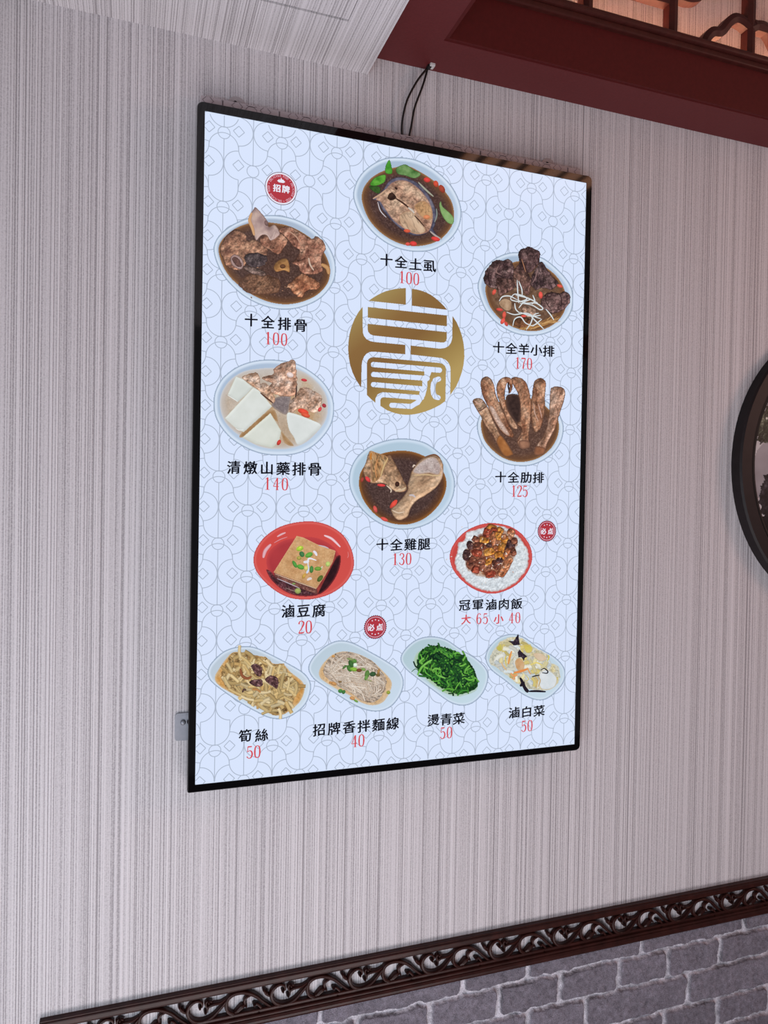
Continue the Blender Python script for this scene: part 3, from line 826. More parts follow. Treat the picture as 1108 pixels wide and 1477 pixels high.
p.strokes('meat_grain', [[(880,550),(900,620),(890,700)],[(500,200),(520,260),(540,330)],[(660,300),(640,380),(610,440)],[(180,300),(170,400),(190,470)],[(270,260),(250,330),(300,360)],[(760,560),(740,620),(790,700)]], 9, [(58,40,42), (166,116,88), (142,112,110), (46,30,32), (140,110,104), (54,38,40)])
p.dots('goji_berry', [(225,530,18,30,25),(690,560,20,36,-5),(280,705,34,16,10),(325,760,18,38,5),(310,820,20,34,30),(345,848,16,26,-30),(880,470,30,16,20),(520,770,26,12,0)], [(206,84,70), (216,84,74), (196,74,66)])
p.strokes('noodle', [[(560+R_.uniform(-90,60), 905+R_.uniform(-25,5)), (690+R_.uniform(-30,30), 850+R_.uniform(-20,20)), (860+R_.uniform(-60,50), 790+R_.uniform(-40,40))] for _ in range(16)], 7, [(R_.choice([(176,128,74),(198,156,104),(150,104,62)])) for _ in range(16)])
GS = [[(455,410),(460,520),(470,640)],[(470,420),(500,500),(505,560)],[(275,620),(310,575),(380,570),(440,600)],[(390,590),(430,550),(520,570),(550,600),(480,625),(400,610),(390,580)],[(440,600),(540,640),(640,640),(710,690),(680,705),(600,660),(480,640)],[(430,640),(440,700),(480,740)],[(350,730),(430,755),(540,740),(640,780),(690,795)],[(470,690),(520,630),(600,600)],[(480,730),(600,770),(690,760)],[(410,870),(430,800),(490,780),(540,840),(620,870)],[(545,905),(590,840),(620,760),(670,740)],[(590,770),(650,830),(720,900)],[(610,560),(630,620),(600,650)],[(740,700),(790,760),(820,810)],[(700,800),(640,850),(600,870)],[(440,560),(560,590),(660,640)]]
p.strokes('ginger_shred', GS, 13, (222,230,234), (160,160,158))

# 4 clear yam rib soup
p = Pic((300, 510, 5.832))
d4 = p.bowl([(48,420),(60,320),(120,210),(230,120),(360,68),(500,50),(640,60),(760,90),(880,160),(980,250),(1045,360),(1062,470),(1040,590),(970,700),(870,790),(740,845),(600,857),(460,845),(330,800),(200,720),(110,620),(60,520)], dark=(.93,.94,.96), light=(1.03,1.03,1.03))
soup(p, [(100,430),(120,320),(190,220),(300,150),(440,125),(560,120),(700,120),(820,160),(920,240),(990,340),(1010,450),(990,560),(920,660),(820,750),(700,795),(580,805),(440,785),(310,720),(200,640),(130,550)], c=[(186,168,152),(198,184,172),(190,160,128)], ns=30, rim=((2, 12, (196,188,182)), (0, 3, (200,202,208))), sharp=.2, spec=.15, grad=((.1,.9),(1.02,1.06,1.1),(.95,.9,.82)))
p.poly('broth_shade', [(570,370),(690,355),(685,450),(655,515),(570,470),(535,430)], [(118,106,108),(140,128,128)], ns=3, spec=.3, edge=3, ec=(160,142,130))
YM = dict(ns=14, sharp=.5, edge=1.0, lit=.08, lw=5)
p.poly('yam', [(165,345),(235,190),(300,218),(378,285),(330,340),(250,408)], [(206,211,206),(218,223,219)], ec=(188,186,168), smooth=False, **YM)
p.poly('yam_shade', [(285,665),(540,470),(610,640),(720,770),(640,745),(560,560),(310,700)], [(146,108,70),(172,136,98)], ns=6, edge=3, ec=(184,156,124))
p.poly('meat', [(285,200),(350,170),(410,162),(437,210),(440,250),(500,260),(562,370),(550,412),(510,392),(430,310),(370,272)], [(176,134,108),(206,166,140),(222,196,180)], **dict(MEAT, ec=(130,94,72)))
p.poly('yam', [(140,545),(380,285),(430,310),(540,445),(300,662),(230,627)], [(210,214,208),(222,226,223)], ec=(196,194,176), smooth=False, **YM)
p.poly('yam', [(290,705),(525,500),(562,560),(616,650),(600,740),(540,797),(400,762)], [(206,210,200),(220,223,216)], ec=(196,190,166), smooth=False, **YM)
p.poly('meat', [(690,400),(740,360),(770,300),(820,285),(880,310),(950,360),(957,430),(900,497),(820,470),(760,460),(690,512)], [(172,132,108),(208,174,154),(226,208,198)], **dict(MEAT, ec=(150,116,96)))
p.poly('meat', [(455,200),(550,170),(552,130),(620,85),(716,53),(738,100),(747,190),(752,280),(722,357),(600,352),(540,332),(513,285),(530,250),(480,225)], [(166,122,100),(204,164,142),(224,198,184)], **dict(MEAT, ec=(120,84,66)))
p.dots('marrow', [(690,180,30,22,20)], (226,204,200))
p.strokes('shadow_line', [[(440,330),(500,380),(545,415)],[(745,270),(742,330),(735,370)],[(165,350),(205,375),(250,405)],[(232,630),(265,645),(300,640)]], [14, 12, 5, 5], [(96,64,52), (70,50,48), (236,240,240), (236,240,240)])
p.poly('yam', [(664,510),(720,503),(880,562),(948,600),(920,650),(770,768),(720,700),(678,630)], [(210,215,213),(223,227,226)], ec=(196,198,188), **YM)
p.dots('goji_berry', [(808,224,26,12,10),(976,438,20,16,40),(940,470,14,22,30),(800,488,48,22,18),(820,518,40,20,20),(596,748,16,26,30)], [(190,58,66), (160,52,60), (200,70,72), (214,72,54), (206,84,60), (190,60,52)])

# 5 herbal rib racks
p = Pic((670, 535, 6.925))
d5 = p.bowl([(125,560),(140,470),(180,400),(260,300),(400,240),(560,228),(740,260),(860,330),(940,420),(985,520),(990,610),(960,720),(890,820),(780,900),(660,945),(540,950),(420,930),(300,870),(200,770),(145,660)])
soup(p, [(165,560),(180,470),(260,360),(400,290),(560,270),(740,300),(860,400),(930,480),(945,570),(920,680),(850,790),(740,870),(620,905),(500,905),(380,865),(280,790),(200,690)], c=[(72,50,44),(92,66,56),(116,88,76)])
RB = dict(ns=7, st=3.2, crack=.25, spec=.35, form=.4, fs=6, jag=.8, edge=1.6, ec=(70,44,34), lit=-.22, lw=8)
rc = [(132,86,64),(176,128,100),(204,166,140)]
p.poly('shadow', [(430,240),(560,260),(560,470),(540,520),(480,480),(420,340)], [(48,34,32),(66,48,44)], ns=3, edge=4, ec=(90,66,58))
p.poly('rib', [(320,160),(345,95),(410,60),(468,80),(484,140),(470,200),(448,228),(440,210),(450,150),(425,125),(402,230),(420,350),(460,440),(535,560),(485,575),(420,480),(370,350),(330,260)], rc, ang=70, **RB)
p.poly('rib', [(690,130),(720,85),(770,73),(812,115),(805,250),(800,400),(770,550),(720,618),(690,590),(662,480),(670,300)], rc, ang=80, **RB)
p.poly('rib', [(160,110),(200,60),(250,68),(292,130),(315,240),(380,390),(450,540),(492,640),(470,668),(370,610),(300,500),(230,350),(180,240)], rc, ang=62, **RB)
p.poly('rib_fat', [(245,370),(290,360),(370,500),(450,630),(420,640),(340,560)], [(176,142,124),(206,180,168)], ns=5, ang=60, st=2, spec=.6, edge=2, ec=(150,110,88))
p.poly('rib', [(470,75),(540,63),(612,110),(650,220),(667,350),(660,500),(642,640),(640,765),(560,772),(525,700),(572,590),(530,545),(528,510),(555,490),(555,330),(530,220),(490,150)], rc, ang=80, **RB)
p.poly('rib', [(855,210),(880,165),(950,158),(1002,190),(1000,270),(960,400),(910,560),(830,720),(790,832),(700,832),(720,740),(790,640),(840,450)], [(132,92,72),(172,130,108),(204,168,148)], ang=112, **RB)
p.poly('rib', [(80,295),(140,270),(190,298),(240,380),(300,520),(370,650),(475,810),(470,842),(400,852),(340,760),(280,650),(200,540),(160,450),(110,370)], [(136,98,76),(182,142,114),(208,176,152)], ang=60, **RB)
p.poly('rib_submerged', [(320,690),(370,650),(476,810),(470,842),(400,852),(340,760)], [(150,94,52),(180,120,72)], ns=8, edge=2.4, ec=(110,72,50))
p.poly('rib_submerged', [(545,700),(640,700),(645,765),(560,776)], [(140,98,78),(166,120,96)], ns=6, edge=3, ec=(100,70,58))
p.poly('rib_submerged', [(712,755),(800,770),(790,834),(700,836)], [(136,88,62),(166,110,80)], ns=6, edge=3, ec=(100,70,56))
p.strokes('bone', [[(130,400),(170,390),(215,355)],[(100,300),(140,330),(180,300)],[(440,110),(435,150),(448,215)],[(530,540),(560,560),(575,590)],[(570,640),(540,690),(530,705)],[(905,340),(930,400),(925,440)],[(690,330),(700,420),(735,500)],[(735,330),(760,420),(770,470)]], [10, 12, 16, 10, 10, 8, 7, 7], [(96,62,54), (196,160,144), (50,34,30), (92,56,42), (106,68,54), (124,86,70), (206,170,156), (206,170,156)])

# 6 chicken leg soup
p = Pic((500, 625, 6.715))
d6 = p.bowl([(22,460),(40,340),(100,230),(210,135),(340,80),(480,52),(620,55),(760,90),(880,170),(980,270),(1035,400),(1050,500),(1030,620),(970,730),(870,830),(740,900),(600,930),(460,925),(330,880),(210,800),(110,690),(45,570)], c=(182,202,220), rimc=(204,220,238), dark=(.96,.98,.98), light=(1.02,1.02,1.03))
soup(p, [(120,460),(140,370),(220,260),(330,200),(480,170),(620,175),(740,215),(860,290),(940,380),(968,480),(950,590),(890,700),(790,800),(680,860),(560,885),(430,870),(320,820),(230,740),(160,640),(125,540)], c=[(58,40,40),(76,56,52),(98,76,72)], rim=((3, 14, (96,60,38)), (0, 5, (150,100,52))))
p.dots('goji_berry', [(150,450,14,26,20),(278,735,18,36,-20),(365,832,38,18,25),(455,685,22,52,40)], [(150,60,50), (196,80,74), (206,80,70), (212,72,60)])
p.poly('chicken', [(162,340),(190,270),(220,178),(280,188),(370,222),(420,213),(452,260),(500,350),(550,450),(587,530),(560,562),(500,572),(430,540),(370,490),(300,482),(240,482),(190,440),(165,390)], [(132,98,74),(180,144,114),(208,176,146)], ns=10, ang=60, st=1.8, crack=.2, spec=.25, form=.5, fs=9, jag=.8, edge=1.5, ec=(92,62,46), lit=-.15)
p.poly('chicken_skin', [(222,178),(290,188),(400,235),(370,330),(320,430),(250,470),(230,300)], [(150,102,62),(186,142,98),(206,174,134)], ns=6, ang=75, st=3, crack=.4, edge=2, ec=(170,128,92))
p.strokes('skin_fold', [[(300,250),(280,350),(290,430)],[(250,250),(240,340),(255,420)],[(400,240),(360,320),(330,420)],[(240,190),(232,230),(240,255)],[(385,505),(430,545),(425,575)],[(470,560),(530,550),(575,525)]], [12, 10, 14, 22, 12, 16], [(200,140,92), (150,110,84), (206,176,128), (190,122,56), (214,196,176), (206,182,152)])
p.dots('cavity', [(490,492,22,26,0)], (58,34,28))
p.poly('drumstick', [(592,500),(615,420),(632,365),(680,290),(760,228),(850,208),(912,250),(937,330),(927,430),(862,530),(760,602),(680,652),(622,722),(592,802),(520,842),(470,822),(428,740),(480,690),(552,610),(590,545)], [(156,122,96),(188,154,124),(210,180,152)], ns=12, ang=-35, st=2, crack=.12, spec=.25, form=.35, fs=11, jag=.5, edge=1.6, ec=(96,68,52), lit=-.22, lw=10)
p.poly('drumstick_skin', [(640,372),(690,300),(780,240),(862,238),(912,320),(890,400),(800,385),(700,395)], [(170,150,146),(196,182,178)], ns=7, spec=.4, edge=2, ec=(180,148,124))
p.strokes('skin_fold', [[(650,410),(760,400),(860,410),(920,400)],[(700,560),(640,620),(600,700)],[(760,228),(850,206),(905,240)],[(605,600),(640,600),(665,620)],[(440,745),(500,770),(560,760)],[(900,300),(925,370),(905,450)],[(640,330),(650,310),(665,315)]], [12, 10, 12, 18, 10, 9, 14], [(206,178,138), (196,160,128), (120,76,52), (196,186,190), (220,198,176), (206,178,162), (220,200,184)])
p.dots('goji_berry', [(205,445,18,34,-40),(335,503,40,14,5)], [(206,64,66), (206,62,62)])

# 7 braised tofu
p = Pic((355, 745, 6.715))
d7 = p.bowl([(72,430),(90,330),(160,220),(270,130),(400,75),(560,48),(700,55),(830,100),(940,180),(1010,290),(1042,400),(1040,500),(990,610),(900,700),(780,765),(640,800),(520,803),(400,780),(270,710),(160,610),(95,520)], c=(206,80,75), rimc=(220,102,96), line=(184,64,66), rw=3, dark=(1,.94,.94), light=(1,1,1))
p.poly('bowl_well', [(200,470),(225,340),(330,250),(440,215),(640,200),(800,260),(905,380),(880,520),(800,660),(690,745),(540,765),(400,735),(280,650)], [(168,56,62),(180,62,66)], ns=30, edge=6, ec=(194,70,72))
p.poly('sauce', [(195,520),(240,530),(300,590),(450,640),(690,745),(620,772),(480,765),(360,715),(250,620)], [(44,26,32),(70,40,46),(104,58,66)], ns=7, spec=.7, edge=3, ec=(140,50,56))
p.poly('sauce', [(870,392),(917,382),(905,500),(850,620),(765,720),(690,752),(720,640),(800,500)], [(40,20,26),(58,28,34)], ns=6, edge=3, ec=(150,50,54))
p.poly('tofu_side', [(268,545),(480,620),(682,690),(692,752),(600,725),(400,645),(280,585)], [(92,58,54),(132,84,74),(150,110,104)], ns=5, st=4, ang=20, spec=.5, smooth=False, edge=1, ec=(70,36,36))
p.poly('tofu_side', [(680,690),(865,333),(872,400),(770,600),(692,752)], [(134,50,50),(160,70,62)], ns=5, smooth=False, edge=1, ec=(110,40,42))
p.poly('tofu', [(490,188),(560,205),(690,270),(867,333),(838,440),(760,580),(682,697),(480,620),(266,541),(380,360)], [(182,134,90),(202,158,112),(212,172,128)], ns=7, sharp=.4, spec=.2, smooth=False, edge=1.2, ec=(212,172,134), lit=.05)
p.strokes('sauce_glint', [[(300,600),(420,650),(520,695)],[(380,690),(460,720),(540,740)],[(700,278),(760,292),(800,310)],[(280,555),(470,625),(680,700)]], [8, 6, 12, 6], [(190,176,186), (150,130,120), (196,180,190), (226,200,170)])
SG = [(520,310,36,24,-20),(540,365,30,24,60),(608,372,40,24,-25),(512,402,24,18,0),(470,462,40,18,60),(528,488,38,24,20),(580,500,20,28,10),(632,512,20,36,5),(695,505,36,20,0),(715,600,22,38,40),(790,460,22,26,20),(560,575,16,30,30),(500,720,30,28,0),(460,650,18,10,0)]
p.dots('scallion', SG, [(160,196,60), (62,112,66), (96,156,62), (150,150,70), (74,140,60), (90,152,60), (206,190,110), (70,126,62), (104,148,58), (78,100,44), (176,196,110), (190,150,70), (150,160,90), (120,140,80)])
p.dots('scallion_hole', [(695,505,20,9,0),(715,600,9,22,40),(512,402,12,8,0),(525,300,14,9,-20)], [(196,150,100), (170,120,84), (206,160,100), (206,220,90)])
p.strokes('scallion_white', [[(650,335),(670,350),(685,380)],[(555,440),(580,440),(610,430)],[(600,470),(600,420),(620,405),(680,425)],[(585,550),(600,520),(600,470)],[(590,615),(620,600),(630,610)],[(740,480),(728,500),(722,520)]], [24, 26, 16, 22, 26, 16], [(226,224,236), (222,222,232), (230,230,240), (200,214,236), (220,210,210), (206,200,180)])
p.strokes('glaze_highlight', [[(165,400),(185,330),(240,268)],[(300,195),(340,172),(382,155)],[(270,255),(330,222),(398,198)],[(755,182),(830,215),(912,295)],[(985,340),(990,380),(980,400)]], [36, 20, 9, 26, 8], [(222,176,186), (224,180,188), (216,150,158), (236,206,214), (220,130,130)], [(200,92,98)] * 5)

# 8 braised pork rice
p = Pic((640, 745, 6.518))
d8 = p.bowl([(58,400),(70,310),(130,210),(220,130),(330,80),(430,62),(540,70),(640,100),(730,160),(800,250),(832,350),(825,440),(780,540),(700,630),(600,690),(480,725),(370,715),(260,670),(160,590),(90,500)], c=(196,72,68), rimc=(214,92,88), line=(186,64,62), rw=2.6, dark=(1,1,1), light=(.96,.94,.94))
p.poly('rice', [(100,420),(125,330),(140,250),(190,220),(220,145),(300,125),(380,100),(540,85),(640,140),(720,205),(780,290),(802,380),(780,490),(700,600),(600,670),(480,705),(360,690),(250,640),(170,560),(120,490)], [(192,199,206),(215,222,228),(232,236,241)], ns=4, sharp=.3, crack=.06, spec=.2, form=.1, fs=3.2, jag=1.6, edge=2, ec=(176,120,116))
p.poly('sauce', [(190,420),(240,250),(380,140),(560,120),(690,190),(680,330),(640,440),(560,560),(420,575),(260,530)], [(196,170,150),(150,96,70),(110,58,44)], ns=9, sharp=.2, jag=3, edge=4, ec=(206,206,208), spec=.5)
CH = [(405,145,34,44,10,'r'),(455,100,50,26,15,'o'),(520,140,34,40,40,'o'),(470,150,34,50,0,'r'),(465,210,28,70,10,'p'),(515,180,30,40,0,'o'),(635,150,34,30,30,'p'),(375,230,46,36,20,'o'),(300,215,34,26,30,'b'),(250,270,34,40,-30,'d'),(330,280,56,38,10,'b'),(310,340,46,34,10,'r'),(215,360,34,50,10,'d'),(430,330,52,36,-15,'o'),(500,300,36,28,20,'p'),(575,225,38,36,-30,'o'),(555,300,44,50,20,'o'),(525,370,50,44,30,'o'),(620,280,42,60,20,'d'),(650,330,30,40,-20,'b'),(590,340,26,40,30,'p'),(270,440,56,56,40,'b'),(300,500,40,34,20,'r'),(380,480,50,40,10,'b'),(420,420,46,30,-25,'o'),(440,540,50,34,-10,'r'),(490,450,40,40,0,'b'),(560,500,38,70,30,'p'),(600,430,36,56,35,'p'),(520,410,30,22,0,'d'),(660,230,26,30,0,'b'),(350,420,34,26,0,'b'),(560,190,22,28,0,'p'),(420,270,26,20,0,'d')]
CC = dict(r=[(112,44,34),(150,66,48),(176,92,70)], o=[(160,90,34),(202,132,58),(216,158,88)], p=[(130,72,46),(170,104,70),(206,150,116)], b=[(78,44,38),(124,70,54),(170,116,92)], d=[(46,28,32),(76,50,50),(110,80,76)])
for cx, cy, rx, ry, an, ty in CH:
    a = math.radians(an); pts = []
    for i in range(8):
        t = 2 * math.pi * i / 8; q = R_.uniform(.86, 1.12) * (1.08 if i % 2 else .95)
        ex, ey = rx * 1.14 * math.cos(t) * q, ry * 1.14 * math.sin(t) * q; pts.append((cx + ex * math.cos(a) - ey * math.sin(a), cy + ex * math.sin(a) + ey * math.cos(a)))
    p.poly('braised_pork', pts, CC[ty], ns=5, crack=.15, spec=.5, edge=1.3, ec=(70,34,26), lit=-.4, lw=4, form=.5, fs=4)
p.dots('rice_grain', [(R_.gauss(440, 160), R_.gauss(420, 130), R_.uniform(5,11), R_.uniform(3,5), R_.uniform(0,180)) for _ in range(46)], [(206,196,190), (196,150,130), (222,206,196)], one=True)

# oval plates
def strips(p, name, P, n, ln, wd, cols, dark, bias=None, curve=.3, seed=1, taper=False, loose=False):
    Q = np.array(P, float); r = np.random.RandomState(seed); L = []; C = []; W = []; D = []
    while len(L) < n:
        x, y = r.uniform(Q[:, 0].min(), Q[:, 0].max()), r.uniform(Q[:, 1].min(), Q[:, 1].max())
        if not inside(Q, np.array([x]), np.array([y]))[0]: continue
        a = r.uniform(0, math.pi) if bias is None else math.radians(r.normal(bias[0], bias[1])); l = ln * r.uniform(.6, 1.3)
        dx, dy = math.cos(a) * l / 2, math.sin(a) * l / 2; k = r.uniform(-curve, curve)
        pts = [(x - dx, y - dy), (x - dy * k, y + dx * k), (x + dx, y + dy)]
        if loose and r.rand() < .35: pass
        elif not all(inside(Q, np.array([u]), np.array([v]))[0] for u, v in (pts[0], pts[2], ((pts[0][0] + 3 * pts[1][0]) / 4, (pts[0][1] + 3 * pts[1][1]) / 4), ((pts[2][0] + 3 * pts[1][0]) / 4, (pts[2][1] + 3 * pts[1][1]) / 4), pts[1])): continue
        L.append(pts); c = np.array(cols[r.randint(len(cols))], float) * r.uniform(.88, 1.08); C.append(tuple(c)); D.append(tuple(c * dark)); W.append(wd * r.uniform(.7, 1.25))
    return p.strokes(name, L, W, C, D, taper=taper)

# 9 bamboo shoots
p = Pic((290, 925, 6.925))
d9 = p.bowl([(65,300),(100,220),(200,120),(300,70),(420,50),(540,60),(700,130),(880,225),(1020,310),(1090,400),(1095,500),(1050,620),(960,710),(840,770),(700,770),(560,710),(400,620),(250,520),(130,430),(80,370)], c=(196,210,222), rw=3.5, dark=(.95,.95,.96), light=(1.04,1.04,1.04))
fp = [(140,350),(170,290),(230,200),(310,115),(400,110),(540,140),(650,160),(720,220),(820,230),(900,310),(1010,400),(1035,480),(990,600),(880,700),(760,742),(640,700),(480,610),(330,530),(220,470),(150,410)]
p.poly('oil', fp, [(196,140,70),(206,160,100),(210,176,128)], ns=12, edge=3, ec=(204,186,160), spec=.3)
fq = [(200,330),(250,220),(310,118),(400,112),(540,142),(650,160),(720,225),(825,225),(880,330),(1000,440),(940,560),(880,690),(760,738),(640,698),(480,600),(330,520),(240,450)]
p.poly('bamboo_shoot', fq, [(130,96,58),(178,146,98),(206,178,128)], ns=5, crack=.5, jag=2, edge=2, ec=(170,130,80))
strips(p, 'bamboo_shoot', fq, 120, 130, 32, [(208,182,130), (198,168,114), (216,194,150), (188,154,100)], .68, seed=4, curve=.25, loose=True)
strips(p, 'bamboo_shoot', fq, 46, 120, 30, [(214,190,140), (206,178,124), (220,200,158)], .66, seed=8, curve=.2, bias=(40, 40))
MS = [[(500,240),(560,228),(610,270),(600,340),(560,345),(520,290)],[(640,370),(700,340),(770,370),(760,470),(720,450),(660,410)],[(485,400),(540,378),(610,385),(610,440),(560,455),(500,430)]]
for q in MS: p.poly('mushroom', q, [(58,36,40),(96,64,66),(134,98,96)], ns=3, spec=.9, jag=1, edge=1, ec=(50,30,34))
p.strokes('mushroom', [[(392,270),(410,340),(460,370),(505,350)],[(410,510),(430,480),(450,490)],[(510,480),(560,480),(595,510)]], [30, 24, 24], [(150,90,60), (96,72,62), (186,134,82)], [(92,52,40), (60,44,40), (130,86,50)])

# 10 dressed thin noodles
p = Pic((440, 880, 7.387))
d10 = p.bowl([(35,620),(80,510),(190,400),(310,335),(420,325),(540,360),(700,445),(850,530),(980,620),(1045,720),(1045,830),(990,950),(900,1040),(780,1080),(650,1065),(500,1000),(330,895),(180,800),(80,720)], c=(192,208,222), rw=3, dark=(.97,.98,.98), light=(1.04,1.04,1.05))
fp = [(150,650),(200,560),(300,470),(420,440),(560,465),(700,530),(780,600),(880,700),(925,780),(900,880),(830,980),(720,1015),(600,985),(480,910),(350,850),(220,770),(160,720)]
p.poly('sauce', fp, [(206,166,116),(212,184,150)], ns=14, edge=3, ec=(206,190,170), spec=.3)
fq = [(190,640),(260,510),(330,465),(430,445),(560,470),(690,530),(770,600),(860,720),(860,820),(800,940),(700,985),(600,960),(480,880),(350,810),(240,730)]
p.poly('noodles', fq, [(158,136,118),(196,177,160),(214,199,184)], ns=3, ang=30, st=4, crack=.4, jag=1.5)
strips(p, 'noodles', fq, 240, 200, 9, [(214,198,182), (204,186,168), (224,211,198), (196,174,154)], .76, seed=3, curve=.6, bias=(30, 40))
SP = [(490,570,44,28,70),(520,540,34,22,20),(535,585,22,22,0),(470,620,40,24,60),(520,630,44,22,10),(575,640,30,20,0),(420,605,30,12,-40),(660,680,26,44,10),(650,720,18,30,20),(720,680,36,26,-10),(620,630,26,16,20),(775,690,24,18,0),(375,860,26,22,0),(410,870,18,24,30),(540,965,28,12,30),(885,875,22,20,0),(680,745,34,10,20),(480,520,40,14,10),(370,760,20,12,0),(300,490,18,14,0),(300,780,36,20,20),(270,770,20,14,0),(500,935,30,20,20),(780,650,14,30,10)]
p.dots('scallion', SP, [(56,96,48), (84,132,60), (206,228,206), (70,116,52), (126,170,60), (110,70,44), (78,112,58), (84,120,60), (100,142,70), (50,80,50), (120,150,80), (110,90,50), (66,124,62), (60,110,56), (110,150,70), (140,150,60), (150,150,110), (126,140,90), (130,104,70), (190,140,80), (186,136,84), (180,130,80), (190,140,90), (160,120,70)])

# 11 blanched greens
p = Pic((575, 905, 4.432))
d11 = p.bowl([(12,200),(40,140),(110,80),(200,57),(300,75),(400,140),(500,200),(565,270),(572,340),(540,420),(480,480),(410,500),(330,480),(230,410),(110,320),(40,260)], c=(186,206,216), rw=2.6, dark=(.95,.97,.97), light=(1.05,1.05,1.06))
p.poly('vegetable_juice', [(95,230),(130,150),(240,115),(380,160),(480,260),(505,390),(420,435),(350,440),(260,400),(150,310)], [(176,200,186),(160,190,140)], ns=14, edge=4, ec=(184,204,208))
fq = [(118,240),(140,150),(240,112),(330,140),(395,165),(445,210),(492,290),(500,385),(400,425),(340,418),(270,385),(195,330),(130,290)]
p.poly('greens', fq, [(18,52,24),(38,92,36),(70,136,50)], ns=5, crack=.6, jag=2.2)
strips(p, 'greens', fq, 190, 64, 10, [(24,62,30), (42,104,40), (84,158,56), (112,180,74), (20,50,30), (58,128,48), (96,168,64)], .62, seed=2, curve=.6, loose=True)
strips(p, 'greens', [(180,200),(240,140),(330,160),(420,230),(470,330),(440,390),(330,360),(240,290)], 60, 46, 9, [(14,44,28), (26,66,36), (36,86,40)], .7, seed=6, curve=.9)
p.strokes('stems', [[(120,305),(150,250),(200,215)],[(150,250),(180,225),(215,205)],[(165,260),(175,290),(210,315)],[(250,305),(275,315),(300,325)],[(360,400),(375,370),(395,345)],[(420,320),(455,335),(490,325)],[(215,275),(235,262),(270,268)],[(350,170),(375,160),(392,168)],[(260,130),(300,160),(340,165)],[(80,285),(105,265),(125,270)]], [16, 12, 10, 12, 8, 14, 14, 12, 8, 5], [(120,190,84), (134,200,96), (96,170,66), (126,190,90), (110,180,70), (104,176,64), (120,186,80), (110,180,76), (70,130,60), (60,96,60)], [(60,120,44)] * 10)

# 12 braised cabbage
p = Pic((575, 905, 4.432))
d12 = p.bowl([(555,200),(575,130),(640,65),(720,42),(800,60),(900,130),(1000,190),(1060,260),(1060,340),(1010,410),(940,460),(870,462),(780,420),(680,340),(590,270)], c=(190,208,220), rw=2.6, dark=(.96,.98,.98), light=(1.04,1.04,1.05))
fq = [(582,222),(610,140),(660,85),(720,60),(790,70),(850,120),(955,175),(960,220),(1022,250),(1030,330),(985,390),(900,402),(800,385),(710,320),(630,260)]
p.poly('cabbage', fq, [(196,196,176),(208,206,190),(214,200,150)], ns=8, crack=.2, jag=1.5, edge=2, ec=(206,200,180), spec=.3)
strips(p, 'cabbage', fq, 64, 70, 22, [(214,214,206), (222,220,204), (206,190,120), (216,206,160), (206,214,216)], .86, seed=9, curve=.5)
for q, c in (([(900,300),(950,270),(1010,320),(990,385),(910,390)], [(206,214,220),(222,226,230)]), ([(860,170),(910,165),(950,200),(900,215)], [(206,180,150),(220,200,176)]), ([(745,215),(775,195),(805,235),(790,275),(755,265)], [(196,150,104),(212,176,136)]), ([(625,130),(655,105),(660,145),(640,150)], [(206,196,110),(190,180,80)]), ([(800,110),(850,120),(850,155),(815,160)], [(214,200,110),(200,180,80)])):
    p.poly('cabbage_leaf', q, c, ns=6, edge=1.2, ec=(190,170,130), g=.5)
p.strokes('carrot', [[(700,235),(710,190),(722,150)],[(735,290),(780,280),(830,262)],[(715,290),(735,310),(760,300)],[(820,255),(835,285),(845,300)],[(655,220),(670,250),(690,275)],[(720,320),(740,330),(735,300)]], [13, 15, 14, 8, 8, 8], [(222,152,84), (226,140,76), (226,160,110), (214,160,100), (216,180,130), (220,150,90)])
p.strokes('cabbage_vein', [[(690,250),(680,200),(690,180)],[(840,240),(880,225),(915,240)],[(880,385),(885,340),(870,315)],[(950,215),(960,190),(955,175)],[(810,300),(830,330),(815,340)],[(890,380),(905,340),(890,310)]], [7, 8, 8, 9, 6, 5], [(214,196,90), (226,206,110), (206,170,90), (206,196,90), (206,190,110), (190,150,80)])
for q in ([(695,85),(735,85),(765,38),(768,75),(775,110),(735,115),(720,100)], [(760,160),(770,140),(790,160),(822,185),(805,195),(800,215),(785,190),(765,190)]):
    p.poly('wood_ear', q, [(30,22,34),(62,50,64)], ns=3, smooth=False, edge=.8, ec=(24,18,26), g=.45, spec=.6)
p.strokes('wood_ear', [[(775,320),(790,355),(775,375)],[(790,360),(815,400),(830,410)],[(800,345),(805,375),(830,405)],[(830,408),(880,406),(940,410)],[(908,272),(930,262),(952,280),(945,292),(915,288)],[(850,315),(875,308),(900,305)]], [20, 22, 12, 14, 8, 8], (34,28,40), (20,16,24))

